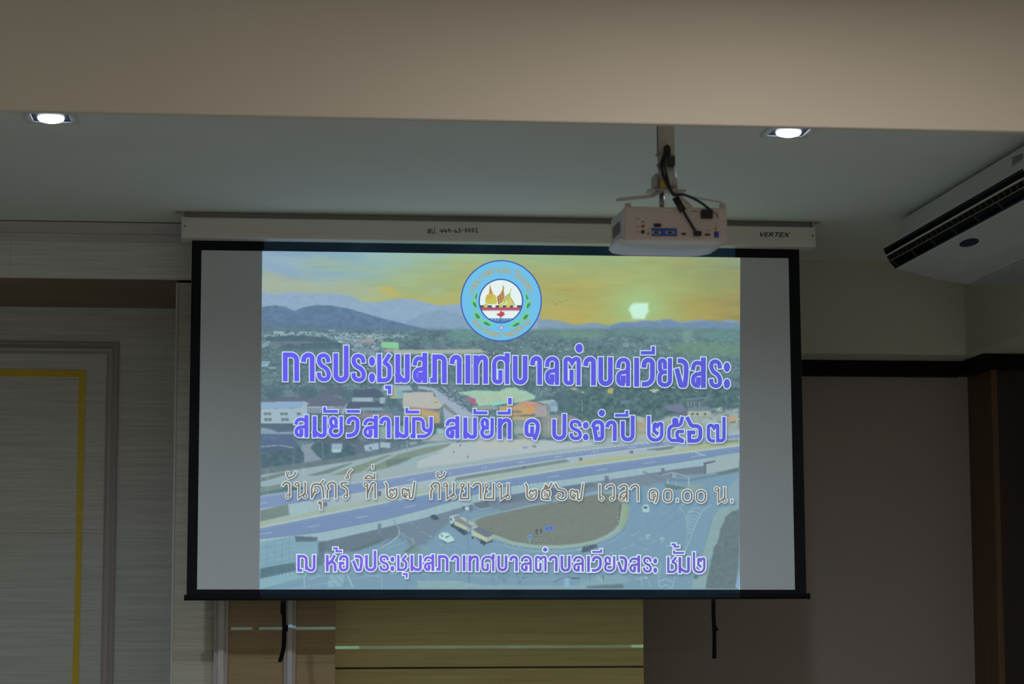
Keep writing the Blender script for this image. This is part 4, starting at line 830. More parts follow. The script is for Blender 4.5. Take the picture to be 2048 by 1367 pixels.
pg('E', [(650, 570), (720, 548), (740, 570), (660, 610)], (170, 190, 200), soft=.4); pg('E', [(660, 590), (740, 555), (925, 645), (850, 690)], (110, 120, 132), soft=.4, tex=4); pg('E', [(655, 600), (845, 690), (840, 745), (655, 660)], (186, 198, 166), soft=.4); pg('E', [(845, 690), (925, 645), (922, 700), (842, 742)], (168, 182, 160), soft=.4)
for x, y in ((420, 545), (510, 605), (545, 630), (665, 690), (770, 750), (800, 768)): pg('E', [(x+14*math.cos(t), y+16*math.sin(t)) for t in np.linspace(0, 5.6, 8)], (62, 74, 84), soft=.3)
pg('Z', [(780, 320), (800, 295), (850, 295), (865, 330), (860, 385), (785, 385)], (176, 208, 212), soft=.4); rc('Z', 798, 318, 842, 338, (72, 92, 110), soft=.3)
pg('Z', [(30, 840), (80, 790), (230, 770), (245, 800), (150, 850), (60, 870)], (84, 100, 106), soft=.5, tex=12); pg('Z', [(80, 790), (120, 768), (130, 790), (100, 810)], (120, 140, 146), soft=.3); rc('Z', 10, 815, 60, 845, (150, 176, 180), soft=.6)
# signs, lamp post
pg('E', [(1525, 556), (1640, 545), (1640, 602), (1525, 608)], (108, 140, 205), soft=.4); pg('E', [(1537, 566), (1628, 556), (1628, 592), (1537, 598)], (74, 100, 185), soft=.3); rc('E', 1556, 572, 1606, 582, (150, 175, 215), soft=.4)
pg('E', [(1322, 660), (1375, 655), (1378, 700), (1355, 718), (1328, 705)], (118, 158, 215), soft=.5); pg('E', [(1338, 672), (1362, 670), (1362, 695), (1342, 698)], (86, 116, 195), soft=.3); ln('E', [(1352, 715), (1353, 760)], 1.3, (150, 175, 180))
for x in (1432, 1484): ln('E', [(x, 600), (x-2, 770)], 2.2, (166, 180, 165)); dash('E', (x, 640), (x-2, 770), 4, .5, 2.4, (70, 78, 80)); rc('E', x-8, 585, x+12, 635, (70, 80, 86), soft=.4)
ln('Z', [(515, 290), (510, 430), (485, 540)], 1.6, (84, 94, 96)); 
for y in (430, 480): rc('Z', 484, y, 498, y+20, (160, 175, 165), soft=.3)
ln('E', [(600, 350), (606, 640), (614, 880)], 2.6, (120, 146, 176)); ln('E', [(618, 1100), (628, 1335)], 2.6, (104, 130, 158)); pg('E', [(598+28*math.cos(t), 338+20*math.sin(t)) for t in np.linspace(0, 6, 14)], (196, 216, 222), soft=.5); rc('E', 540, 310, 570, 360, (84, 100, 112), soft=1, a=.7); rc('E', 625, 300, 660, 380, (92, 108, 120), soft=1.2, a=.6)
ln('3', [(437, 640), (438, 720)], 1, (150, 175, 195)); ln('3', [(398, 390), (398, 430)], 1.6, (176, 196, 200)); ln('3', [(128, 400), (128, 560)], 1.1, (150, 172, 180)); ln('A', [(1795, 840), (1805, 970)], 2.2, (138, 160, 184)); ln('A', [(1735, 850), (1745, 960)], 1.2, (130, 150, 165)); ln('A', [(780, 870), (790, 1070)], 1, (140, 160, 168)); ln('A', [(435, 1040), (435, 1150)], 1, (130, 150, 158))
ln('B', [(1093, 1175), (1098, 1240)], 1.2, (126, 146, 160))
# lower band: guard rail, bare tree
pg('E', [(0, 1230), (350, 1215), (560, 1225), (800, 1262), (2047, 1270), (2047, 1300), (0, 1300)], (144, 176, 174), soft=.8, tex=8, a=.8); dash('E', (0, 1222), (560, 1222), 34, .5, 2, (170, 195, 190)); ln('E', [(0, 1130), (500, 1125), (1200, 1190), (2047, 1200)], 1.2, (150, 184, 196), a=.6)
for p in ([(1050, 1250), (1030, 1100), (1000, 1050)], [(1030, 1200), (970, 1140)], [(1045, 1220), (1110, 1130)], [(920, 1270), (900, 1130), (870, 1090)], [(1230, 1250), (1270, 1170), (1310, 1110)], [(1230, 1240), (1190, 1130)], [(1270, 1180), (1330, 1160)]): ln('E', p, 1.3, (98, 124, 136), a=.8)
ln('E', [(1640, 1220), (1800, 1160), (1960, 1190)], 1.6, (98, 118, 130)); rc('E', 1860, 1172, 1950, 1190, (90, 108, 114), soft=.6); rc('E', 1770, 1170, 1830, 1290, (142, 180, 205), soft=1)
# overall soft lens-like mix of neighbouring image pixels is part of the projected image itself (low resolution slide)
IMG = np.stack([blur(IMG[..., k], .55) for k in range(3)], -1)
IMG = IMG*np.array((.92, .90, .82))+np.array((8, 15, 30))+(rng.normal(0, 1.0, (H_, W_)))[..., None]

# ------------------------------------------------------------------ build the picture with lettering and emblem
pic = empty('projected_picture', tuple(P2(1000, 840, 2)), '', '')
del pic['category']; pic.parent = scr; pic.location = tuple(np.array(pic['_w'])-np.array(scr['_w'])); pic['label'] = 'bright projected town view with violet Thai lettering'
lw, lo_ = tuple(lin((196, 224, 236))), None
V1 = tuple(lin((101, 91, 238)))
c1 = lambda x: tuple(lin(np.array((104, 94, 240))+(np.array((94, 92, 214))-np.array((104, 94, 240)))*np.clip((x-800)/600, 0, 1)))
SHD = []
def add_shadow(dx, dy, a, s_):
    """soft dark edge under the letters, as drawn in the slide"""
    m = np.zeros((H_, W_))
    for vs, L, Rr, cl in SH:
        n = len(L)
        for i in range(n-1): 
            q = [L[i], L[i+1], Rr[i+1], Rr[i]]; mk, (y0, y1, x0, x1) = pmask([(p[0]+dx, p[1]+dy) for p in q])
            if y1 > y0: m[y0:y1, x0:x1] = np.maximum(m[y0:y1, x0:x1], mk[y0:y1, x0:x1])
    m = (blur(m, s_)*a)[..., None]; global IMG; IMG = IMG*(1-m)+np.array((60, 70, 90))*m
L1 = [('ก',565.3,598.6),('า',602.2,629.6),('ร',632.9,662.5),('ป',666.5,697.7),('ร',702.2,732.6),('ะ',737.9,750),('ช',753.4,784.1),('ม',790.4,819.8),('ส',824.8,854.8),('ภ',860,893.9),('า',899.3,923.7),('เ',930.4,941.2),('ท',946.7,976.5),('ศ',983.2,1019.5),('บ',1025.2,1055.5),('า',1060,1084.5),('ล',1089.3,1119.1),('ต',1125.9,1162.4),('o',1151,1165.7,687,705),('า',1166.5,1192.2),('บ',1196.3,1226),('ล',1231.5,1261.2),('เ',1268,1278.8),('ว',1282.9,1310),('ี',1280,1310,692,708.5),('ย',1314,1345.1),('ง',1349.2,1377.6),('ส',1381.2,1412),('ร',1417.4,1445.3),('ะ',1447.5,1460.2),('ุ',770,782.6,770.5,788)]
t1 = interp((565, 704.5), (950, 709.8), (1200, 713.5), (1330, 715.8), (1460, 718.5)); b1_ = interp((565, 762), (950, 766.8), (1200, 770.8), (1330, 774.2), (1460, 776.6))
for nm, args in (('title_text', (L1, t1, b1_, 5.3, 2.0, c1, lw)),): pass
line('title_text', L1, t1, b1_, 5.2, 2.0, c1, lw, mhw=3.4)
L2 = [('ส',588.1,617.2),('ม',625,653.7),('ั',646.2,676.1,813.5,825),('ย',656.5,686.9),('ว',692.7,719.3),('ิ',691.9,720.1,818.9,825),('ส',726,755.9),('า',758.4,781.6),('ม',789.9,817.3),('ั',810.7,838.9,815,826.4),('ญ',822.5,866.6),('ส',890.6,918.9),('ม',926.4,954.6),('ั',946.6,975.4,817,828),('ย',959.6,988.7),('ท',995.3,1023.5),('ี',993.6,1021.5,816.5,828.5),('่',1016,1023.5,795.6,808),('๑',1048.5,1080),('ป',1104,1133.2),('ร',1138.2,1164.7),('ะ',1165.8,1177.4),('จ',1182.4,1209),('o',1197.4,1209.8,818.9,832.2),('า',1210.6,1233.9),('ป',1241.4,1269.6),('ี',1228.9,1256.8,820.5,833),('๒',1293.2,1327.8),('๕',1333.6,1368.5),('๖',1371,1405),('๗',1412.5,1452.3)]
t2 = interp((588, 831.5), (920, 834), (1200, 839.6), (1450, 847)); b2 = interp((588, 874.2), (900, 876.2), (1140, 879.8), (1300, 883), (1450, 886))
line('session_text', L2, t2, b2, 4.3, 1.9, c1, lw, mhw=2.9)
c4 = lambda x: tuple(lin(np.array((126, 98, 226))+(np.array((112, 98, 196))-np.array((126, 98, 226)))*np.clip((x-800)/500, 0, 1)))
L4 = [('ณ',594.2,631.3),('ห',651.6,673.3),('้',665.7,684.5,1094,1103.8),('อ',677.3,697.6),('ง',704.4,726),('ป',730,753),('ร',758.5,778.8),('ะ',780.7,788.9),('ช',793.7,815.4),('ุ',805.4,815.4,1145.2,1155.4),('ม',820.8,843.8),('ส',847.2,868.7),('ภ',872.4,897.3),('า',901.4,918.9),('เ',923.9,932.5),('ท',936.7,957.9),('ศ',962,989.5),('บ',994.5,1015.2),('า',1018.6,1036),('ล',1041,1064.2),('ต',1069.2,1094),('o',1085.8,1095,1094.2,1102.5),('า',1097.5,1115.7),('บ',1120.7,1141.5),('ล',1145.6,1168.5),('เ',1173,1181),('ว',1183.2,1204),('ี',1183,1204.5,1097,1105),('ย',1207.3,1231.4),('ง',1234.7,1254.7),('ส',1258,1280.4),('ร',1285.4,1304.5),('ะ',1306.5,1314.5),('ช',1333.6,1355.2),('ั',1346,1368.5,1100,1107),('้',1342.7,1359.3,1086,1094.5),('น',1356.8,1380),('๒',1385,1411.6)]
t4 = interp((594, 1109), (850, 1109.5), (1180, 1111), (1400, 1113.5)); b4 = interp((594, 1142.7), (850, 1141), (1150, 1142.5), (1400, 1146.3))
line('place_text', L4, t4, b4, 3.0, 2.0, c4, tuple(lin((216, 238, 250))), mhw=2.0)
# date line: looped letters
CO = lambda cx_, cy_, r=.0: ('o', cx_, cy_, r)
GL_ = {
'ว': [[(0,.80),(.2,1,R),(1,1,R),(1,.12)], CO(.74,.10)],
'น': [[(.30,.90),(.30,0),(.86,.30)],[(.86,1),(.86,.2)], CO(.13,.88), CO(.86,.12)],
'ศ': [[(0,0),(0,.6),(.1,.9,R),(.9,.9,R),(1,.0)],[(.74,.88),(1,1.15)],[(0,0),(.22,.38)], CO(.38,.48)],
'ก': [[(.0,0),(.0,.5),(.20,.60),(0,.80),(.3,1,R),(1,1,R),(1,0)]],
'ร': [[(0,.92),(.3,1,.5),(1,.98)],[(.1,.92),(.2,.75),(1,.62,R),(1,.15)], CO(.74,.10)],
'ท': [[(.28,.88),(.28,0)],[(.28,.25),(.7,1,R),(1,1,R),(1,0)], CO(.12,.88)],
'ย': [[(.36,.82),(.14,.62,R),(0.1,.5),(.4,.48)],[(.3,.48),(0,.4,R),(0,0),(1,0),(1,1)], CO(.22,.86)],
'า': [[(0,.80),(.3,1,R),(1,1,R),(1,0)]],
'เ': [[(.2,1),(.2,.12)], CO(.62,.10)],
'ล': [[(0,.82),(.3,1,R),(1,1,R),(1,0)],[(1,.55),(.3,.60,R),(.05,.15)], CO(.32,.12), [(1,.45),(.6,.1)]],
'๑': [[(.62,.36),(.5,.08),(0,.1,R),(0,1,R),(1,1,R),(1,.2,R),(.72,-.12)], CO(.58,.48)],
'๐': [[(.5,0),(0,0,R),(0,1,R),(1,1,R),(1,0,R),(.5,0)]],
'๒': [[(-.08,1.42),(.08,1.2),(.08,0,R),(1,0,R),(1,.86,R),(.8,.86,R),(.66,.7),(.45,.86,R),(.3,.5)], CO(.5,.3)],
'๗': [[(.36,.1),(0,.1,R),(0,.86,R),(.28,.86,R),(.4,.7),(.55,.86,R),(.6,.5),(.62,0,.5),(.86,0,R),(.98,.9),(1.05,1.45)], CO(.3,.36)],
'๕': [[(1.05,1.5),(.8,1.05),(0,.9,R),(0,0,R),(.55,0),(.85,.0)],[(.5,.8),(.85,.9,R),(.86,.4),(.5,.0)],[(.3,.98),(.4,1.3),(.6,1.05)], CO(.46,.42), CO(.5,1.12)],
'๖': [[(-.05,1.45),(.25,.98),(1,.86,R),(1,0,R),(.2,0,R),(.12,.3)], CO(.34,.42)],
'.': [[(.5,.02),(.5,.16)]],
}
cd, cw = tuple(lin((132, 112, 90))), tuple(lin((204, 228, 236)))
LO, LI = MB(), MB()
def loopg(ch, x0, x1, yt, yb, hw=1.6, out=1.8, g=None):
    lr = min(3.4, (yb-yt)*.1+.2)
    x0, x1, yt, yb = x0+hw, x1-hw, yt+hw, yb-hw
    m = lambda a, b: (x0+a*(x1-x0), yb-b*(yb-yt))
    for p in (g or GL_)[ch]:
        if isinstance(p, tuple):
            c = m(p[1], p[2]); Q = [(c[0]+lr*math.cos(t), c[1]+lr*math.sin(t)) for t in np.linspace(0, 2*math.pi, 13)[:-1]]
            ribbon(LO, Q, hw*.8+out*.8, 0, cw, 6, closed=True); ribbon(LI, Q, hw*.75, 0, cd, 8, closed=True)
        else:
            Q = rounded([m(q[0], q[1])+tuple(q[2:]) for q in p]); ribbon(LO, Q, hw+out, out+hw*.5, cw, 6); ribbon(LI, rounded([m(q[0], q[1])+tuple(q[2:]) for q in p]), hw, hw*.5, cd, 8)
L3 = [('ว',563.6,581.2),('น',589.3,615),('ศ',621.8,648.9),('ก',653,673.3),('ร',680,696.3),('ท',727.4,751.8),('๒',770.7,795),('๗',803.2,829.6),('ก',860.5,880.5),('น',885.7,912.2),('ย',920,938.8),('า',943.8,963),('ย',967.9,988.7),('น',993.6,1021),('๒',1051,1074),('๕',1081.8,1104),('๖',1110,1134),('๗',1139.5,1166.5),('เ',1196.5,1208),('ว',1210.6,1229.8),('ล',1237.2,1255.5),('า',1259.7,1278),('๑',1297,1317),('๐',1326,1345.2),('.',1351.2,1358),('๐',1364.3,1385),('๐',1391.7,1412.5),('น',1429,1454),('.',1460.7,1466.4)]
t3 = interp((563, 962.6), (870, 963.3), (1050, 965.5), (1200, 967), (1270, 968.5), (1450, 972.8)); b3 = interp((563, 996.5), (870, 998), (1060, 999), (1200, 1000.8), (1320, 1003.6), (1450, 1005.7))
MK = [(573.5, [[(573.5, 950), (577, 955), (588, 952, R), (592, 943)]], (575, 946)), (874, [[(874, 951), (878, 955), (887, 952, R), (890, 943.5)]], (876, 947)), (696, [[(696.5, 954), (694, 948, R), (703, 938.5)]], (694.5, 954.5)),
      (740, [[(730, 956), (736, 948, R), (748, 956), (729, 956.5)], [(749, 957), (749, 946)], [(745.6, 929), (745.6, 936)]], None), (640, [[(638.5, 1004), (642, 1008), (642, 1018)]], (640, 1005))]
def lm_(pts, loop=None):
    Q = rounded(pts); ribbon(LO, Q, 3.2, 2.2, cw, 6); ribbon(LI, rounded(pts), 1.5, .7, cd, 8)
def lp_(loop):
    Q = [(loop[0]+2.6*math.cos(t), loop[1]+2.6*math.sin(t)) for t in np.linspace(0, 2*math.pi, 13)[:-1]]; ribbon(LO, Q, 2.6, 0, cw, 6, closed=True); ribbon(LI, Q, 1.1, 0, cd, 8, closed=True)
W3L = words(L3, 9)
for grp in W3L:
  LO, LI = MB(), MB(); gx0, gx1 = min(i_[1] for i_ in grp), max(i_[2] for i_ in grp)
  for mx_, ps_, l_ in MK:
    if gx0-3 < mx_ < gx1+3:
        for p_ in ps_: lm_(p_)
        if l_: lp_(l_)
  for ch, x0, x1 in grp:
    xm = (x0+x1)/2; a, b = t3(xm), b3(xm)
    if ch in '๒๗๕๖': a = a+(b-a)*.26
    if ch in '๑๐': a = a+(b-a)*.22
    loopg(ch, x0, x1, a, b)
  LO.build('date_text_outline', pm, pic); LI.build('date_text', pm, pic)
add_shadow(2.2, 3.2, .42, 2.0)

# emblem
EX, EY = 1002.4, 601.2
EM = MB()
def eo(pts, col, lay): EM.add([P2(x, y, lay) for x, y in pts], [tuple(range(len(pts)))], tuple(lin(col)))
def e5(pts, col, lay): eo([(900+x/6.835, 500+y/6.835) for x, y in pts], col, lay)
def ecl(cx_, cy_, r, col, lay, n=64): eo([(cx_+r*math.cos(2*math.pi*i/n), cy_+r*math.sin(2*math.pi*i/n)) for i in range(n)], col, lay)
ecl(EX, EY, 81.6, (74, 96, 178), 6); ecl(EX, EY, 79, (112, 192, 234), 7, 80); ecl(EX-.6, EY+.5, 44.6, (62, 98, 164), 8); ecl(EX-.6, EY+.5, 42, (228, 242, 240), 9)
def clipc(pts):  # keep inside the inner disc
    out = []
    for x, y in pts:
        x, y = 900+x/6.835, 500+y/6.835; d = math.hypot(x-EX+.6, y-EY-.5)
        if d > 42: x, y = EX-.6+(x-EX+.6)*42/d, EY+.5+(y-EY-.5)*42/d
        out.append((x, y))
    return out
def arcfill(y0, y1, col, lay):
    L, Rr = [], []
    for k in range(9):
        y = y0+(y1-y0)*k/8; h = math.sqrt(max(42**2-(y-EY-.5)**2, 0)); L.append((EX-.6-h, y)); Rr.append((EX-.6+h, y))
    eo(L+Rr[::-1], col, lay)
Yp = lambda y: 500+y/6.835
arcfill(Yp(752), Yp(784), (96, 84, 96), 10); arcfill(Yp(782), Yp(820), (176, 92, 112), 10); arcfill(Yp(820), Yp(832), (206, 190, 194), 10)
for x in (460, 570, 668, 765, 862): e5([(x, 735), (x+55, 735), (x+52, 782), (x+5, 782)], (196, 200, 110) if x != 570 and x != 862 else (224, 238, 232), 11)
gold, gold2 = (190, 172, 82), (206, 214, 130)
e5([(548, 458), (560, 520), (590, 600), (530, 600), (540, 520)], (192, 146, 76), 12)
e5([(480, 720), (484, 650), (500, 610), (530, 598), (590, 598), (622, 618), (638, 660), (640, 725), (600, 738), (520, 738)], (200, 196, 96), 12); e5([(500, 690), (510, 620), (560, 606), (600, 620), (540, 680)], (204, 176, 92), 13)
e5([(720, 470), (742, 510), (736, 550), (742, 600), (745, 650), (700, 720), (655, 745), (640, 640), (690, 590), (718, 530)], (198, 150, 96), 12); e5([(832, 505), (845, 545), (825, 590), (830, 640), (790, 700), (720, 750), (690, 740), (745, 640), (800, 590), (826, 550)], gold2, 13)
e5([(830, 640), (870, 700), (895, 770), (860, 745), (820, 760), (750, 750), (790, 700)], (206, 204, 120), 12)
for p in ([(640, 640), (740, 600)], [(645, 690), (742, 640)], [(655, 730), (720, 690)], [(690, 590), (700, 720)], [(665, 620), (670, 740)], [(722, 540), (725, 680)], [(745, 640), (830, 600)], [(720, 690), (825, 630)], [(770, 610), (740, 745)], [(810, 590), (790, 700)], [(830, 650), (890, 770)]):
    a, b = [np.array((900+x/6.835, 500+y/6.835)) for x, y in p]; d = b-a; n_ = np.array((-d[1], d[0]))/np.linalg.norm(d)*.32; eo([a+n_, b+n_, b-n_, a-n_], (110, 92, 60), 14)
e5([(640, 860), (668, 868), (682, 845), (700, 820), (716, 848), (745, 838), (735, 868), (758, 872), (720, 905), (675, 905), (640, 885)], (190, 74, 96), 12)
e5([(686, 905), (704, 905), (698, 975), (688, 975)], (60, 100, 110), 12)
arcfill(Yp(930), Yp(992), (92, 138, 196), 11)
for k in range(7): e5([(560+k*42, 925), (585+k*42, 935), (575+k*42, 960)], (150, 180, 214), 12)
e5([(703, 1020), (715, 1048), (745, 1060), (715, 1072), (703, 1102), (690, 1072), (660, 1060), (690, 1048)], (170, 110, 170), 9); e5([(703, 1040), (722, 1060), (703, 1080), (684, 1060)], (220, 230, 235), 10)
def leaf(pts, lay=9): e5(pts, (122, 206, 150), lay); c = np.mean(pts, 0); e5([tuple(c+(np.array(p)-c)*.55+np.array((6, 12))) for p in pts], (66, 150, 104), lay+1)
lv = [[(378, 535), (370, 600), (368, 660), (348, 684), (325, 665), (322, 620), (345, 575)], [(300, 645), (335, 690), (360, 700), (378, 760), (366, 820), (335, 790), (290, 740), (285, 690)], [(300, 810), (350, 845), (380, 830), (400, 870), (440, 920), (410, 958), (350, 945), (318, 890)], [(410, 955), (470, 943), (530, 970), (607, 1044), (520, 1040), (440, 1005)]]
for p in lv:
    leaf(p); leaf([(1398-x, y+12) for x, y in p])
em = EM.build('emblem', pm, pic, label='round light blue town emblem with gold stupa and wings')
# ring lettering
LO, LI = MB(), MB(); SH_keep = list(SH)
def ring_text(txt, r0, a0, a1, h, flip, col, wpx):
    n = len(txt)
    for i, (ch, wd_) in enumerate(txt):
        a = math.radians(a0+(a1-a0)*i/(n-1)); ca, sa = math.cos(a), math.sin(a)
        cx_, cy_ = EX+r0*sa, EY-r0*ca
        if not flip: ux, uy, vx, vy = ca, sa, sa, -ca
        else: ux, uy, vx, vy = -ca, -sa, -sa, ca
        def f(q): u = (q[0]-.5)*wpx*wd_; v_2 = (q[1]-.5)*h; return (cx_+ux*u+vx*v_2, cy_+uy*u+vy*v_2)
        for g in ch:
            if g in G:
                for p in G[g]: ribbon(LI, rounded([f(q)+tuple(q[2:]) for q in p], 3), .95, .4, col, 10)
            elif g == 'ำ': ellipse(LI, *f((.9, 1.35)), 1.5, 1.5, col, 10, 10)
            elif g in 'ีัิ์': ribbon(LI, [f((.05, 1.3)), f((.95, 1.3))], .9, .3, col, 10); ribbon(LI, [f((.95, 1.3)), f((.95, 1.6))], .7, .3, col, 10)
            elif g == 'ุ': ribbon(LI, [f((.8, -.2)), f((.8, -.6))], .9, .3, col, 10)
            elif g == 'ะ': ellipse(LI, *f((.5, .15)), 1.6, 1.6, col, 10, 10); ellipse(LI, *f((.5, .8)), 1.6, 1.6, col, 10, 10)
gc = tuple(lin((182, 166, 100)))
ring_text([('เ',.3),('ท',1),('ศ',1),('บ',1),('า',.8),('ล',1),('ตำ',1),('า',.8),('บ',1),('ล',1),('เ',.3),('วี',.9),('ย',1),('ง',.9),('ส',1),('ร',.9),('ะ',.6)], 61, -76, 76, 9.5, False, gc, 8.4)
LI.build('emblem_lettering', pm, pic); LI = MB()
ring_text([('จั',.9),('ง',.9),('ห',1),('วั',.9),('ด',1),('สุ',1),('ร',.8),('า',.8),('ษ',1),('ฎ',1),('ร์',.8),('ธ',.9),('า',.8),('นี',1)], 68, 232, 128, 7.5, True, gc, 7.2)
LI.build('emblem_lettering', pm, pic)
SH = SH_keep

# slide raster -> vertex colours; the same corner points as the border, top and bottom rows hidden by it
gx = np.linspace(0, 1, W_); gy = np.linspace(0, 1, H_)
TL, TR_, BR, BL = [np.array(p, float) for p in ((524.5, 501.5), (1480.5, 514.8), (1477.8, 1178.3), (518.8, 1178))]
U, V = np.meshgrid(gx, gy); 
PXs = (TL[0]*(1-U)+TR_[0]*U)*(1-V)+(BL[0]*(1-U)+BR[0]*U)*V; PYs = (TL[1]*(1-U)+TR_[1]*U)*(1-V)+(BL[1]*(1-U)+BR[1]*U)*V
d = FWD[None, None]+R2[None, None]*((PXs-1024)/F)[..., None]+U2[None, None]*((683.5-PYs)/F)[..., None]
W3 = d*((YS-.0008)/d[..., 1])[..., None]; W3[..., 2] += CZ
ix = np.clip(((PXs-X0)*SC), 0, W_-1.001); iy = np.clip(((PYs-Y0)*SC), 0, H_-1.001); i0 = ix.astype(int); j0 = iy.astype(int); fx = (ix-i0)[..., None]; fy = (iy-j0)[..., None]
SMP = (IMG[j0, i0]*(1-fx)+IMG[j0, i0+1]*fx)*(1-fy)+(IMG[j0+1, i0]*(1-fx)+IMG[j0+1, i0+1]*fx)*fy
LIN = lin(np.clip(SMP, 0, 255))
me = bpy.data.meshes.new('slide_image'); nv = W_*H_; vv = (W3-np.array(pic['_w'])).reshape(-1, 3)
idx = np.arange(nv).reshape(H_, W_); q = np.stack([idx[:-1, :-1], idx[1:, :-1], idx[1:, 1:], idx[:-1, 1:]], -1).reshape(-1, 4)
me.vertices.add(nv); me.vertices.foreach_set('co', vv.ravel()); me.loops.add(q.size); me.loops.foreach_set('vertex_index', q.ravel()); me.polygons.add(len(q)); me.polygons.foreach_set('loop_start', np.arange(0, q.size, 4)); me.update(calc_edges=True)
ca_ = me.color_attributes.new('Col', 'FLOAT_COLOR', 'POINT'); cc = np.ones((nv, 4)); cc[:, :3] = LIN.reshape(-1, 3); ca_.data.foreach_set('color', cc.ravel())
pm2 = pm.copy(); pm2.name = 'projected_slide_light'
me.materials.append(pm2); so = bpy.data.objects.new('slide_image', me); so.parent = pic; COL.objects.link(so)

# ------------------------------------------------------------------ writing on the casing
def text(body, px, py, h, Y, m, name, par, shear=0, sx=1., off=0):
    c = bpy.data.curves.new(name, 'FONT'); c.body = body; c.size = 1; c.shear = shear; c.offset = off
    o = bpy.data.objects.new('tmp', c); COL.objects.link(o); bpy.context.view_layer.update()
    me = bpy.data.meshes.new_from_object(o); bpy.data.objects.remove(o)
    v = np.array([x.co for x in me.vertices]); lo2, hi = v.min(0), v.max(0)
    k = h/(hi[1]-lo2[1]); p = at(px, py, Y); mb = MB()
    vs = [(p[0]+(x[0]-(lo2[0]+hi[0])/2)*k*sx, p[1], p[2]+(x[1]-(lo2[1]+hi[1])/2)*k) for x in v]
    mb.add(vs, [tuple(f.vertices) for f in me.polygons]); o = mb.build(name, m, par)
    sl = o.modifiers.new('thickness', 'SOLIDIFY'); sl.thickness = .0004; return o
k_ = YC0/F
text('VERTEX', 1551, 469, 9.6*k_, YC0-.0012, M['navy'], 'maker_lettering', scr, shear=.35, sx=1.35, off=.012)
# handwritten inventory number
def hand(strokes, px, py, w_, h_, mb):
    for st in strokes:
        Q = [(px+x*w_, py-y*h_) for x, y in st]
        for a, b in zip(Q, Q[1:]):
            a = np.array(a); b = np.array(b); d = b-a; l = np.linalg.norm(d); n = np.array((-d[1], d[0]))/max(l, 1e-6)*.6; e = d/max(l, 1e-6)*.4
            q = [a+n-e, b+n+e, b-n+e, a-n-e]; mb.prism([at(p[0], p[1], YC0-.0012) for p in q], (0, .0008, 0))
HB = MB()
dg = {'4': [[(.1,1),(0,.45),(1,.45)],[(.7,.9),(.7,0)]], '9': [[(1,.6),(.4,.45),(.1,.75),(.5,1),(.9,.9),(.8,0)]], '6': [[(.3,1),(.1,.4),(.3,0),(.9,.1),(.8,.4),(.2,.35)]], '3': [[(0,.95),(.8,1),(.4,.6),(.9,.3),(.5,0),(0,.1)]],
      '0': [[(.4,1),(0,.5),(.4,0),(.9,.5),(.4,1)]], '2': [[(0,.8),(.4,1),(.9,.8),(.1,0),(1,0)]], '-': [[(0,.5),(.8,.5)]], 'ส': [[(0,.7),(.2,.9),(.8,.9),(.8,0)],[(.8,.5),(.1,.5),(.1,.05),(.5,.2)],[(.7,.9),(1,1.2)]], 'ป': [[(0,.9),(.05,.05),(.8,.05),(.8,1.35)]], '.': [[(.3,.02),(.5,.02)]]}
xh_ = 855.0
for ch, wd_, adv in [('ส',7,9),('ป',6.5,8.5),('.',4,8.5),('4',6,7.5),('4',6,7.5),('9',5,7),('-',4,7),('6',5,7.5),('3',5,7),('-',4,6.5),('0',5,7),('0',5,7),('0',5,7),('2',5.5,7)]:
    hand(dg[ch], xh_, 466.5-(xh_-855)*.028, wd_, 8.2, HB); xh_ += adv*.985
HB.build('handwritten_number', M['ink'], scr)

# ================================================================== PROJECTOR
YJ = 6.8
def pj(x, y, Y=YJ): return at(1180+x/4.881, 230+y/4.881, Y)
prj = empty('projector', pj(840, 1050), 'white ceiling projector with black cables, hanging in front of the screen top', 'projector')
a, b = pj(340, 1215), pj(1338, 905)
xl_, xr_, zlo, zhi = a[0], b[0], a[2], b[2]
body = MB()
prof_ = [(xl_+.0, YJ), (xr_, YJ), (xr_+.004, YJ+.2), (xr_-.03, YJ+.25), (xl_+.02, YJ+.25), (xl_-.004, YJ+.21)]
body.prism([(x, y, zlo) for x, y in prof_][::-1], (0, 0, zhi-zlo)); bo = body.build('body', M['plastic'], prj, bevel=.006, seg=3)
# side cheek, slightly bluish
sd = MB(); sd.prism([(xl_-.006, YJ+.012, zlo+.004), (xl_+.004, YJ+.004, zlo+.004), (xl_+.004, YJ+.2, zlo+.004), (xl_-.012, YJ+.2, zlo+.004)][::-1], (0, 0, zhi-zlo-.012)); sd.build('side_cheek', M['plastic_side'], prj, bevel=.003)
m_ = MB(); 
for k in range(6): m_.box((xl_-.0125, YJ+.05+k*.022, zlo+.03), (xl_-.009, YJ+.062+k*.022, zlo+.065))
m_.build('side_vent', M['seam'], prj)
# domed cover underneath
n = 20; vs = []; fs = []
ux0, ux1, uy0, uy1 = xl_-.018, xr_-.004, YJ+.004, YJ+.26
rows = [(1, .010), (1, .002), (.96, -.006), (.84, -.0125), (.6, -.017), (.3, -.019)]
cxm, cym = (ux0+ux1)/2, (uy0+uy1)/2
for s_, dz in rows:
    for i in range(4*n):
        t = 2*math.pi*i/(4*n); c_, sn = math.cos(t), math.sin(t); e = 7 if s_ > .9 else 5
        rr = (abs(c_)**e+abs(sn)**e)**(-1/e); vs.append((cxm+(ux1-ux0)/2*s_*rr*c_, cym+(uy1-uy0)/2*s_*rr*sn, zlo+dz))
N4 = 4*n
for k in range(len(rows)-1): fs += [(k*N4+i, (k+1)*N4+i, (k+1)*N4+(i+1) % N4, k*N4+(i+1) % N4) for i in range(N4)]
fs.append(tuple(range((len(rows)-1)*N4, len(rows)*N4))); fs.append(tuple(range(N4-1, -1, -1)))
MB().add(vs, fs, smooth=True).build('lower_cover', M['plastic_cover'], prj)
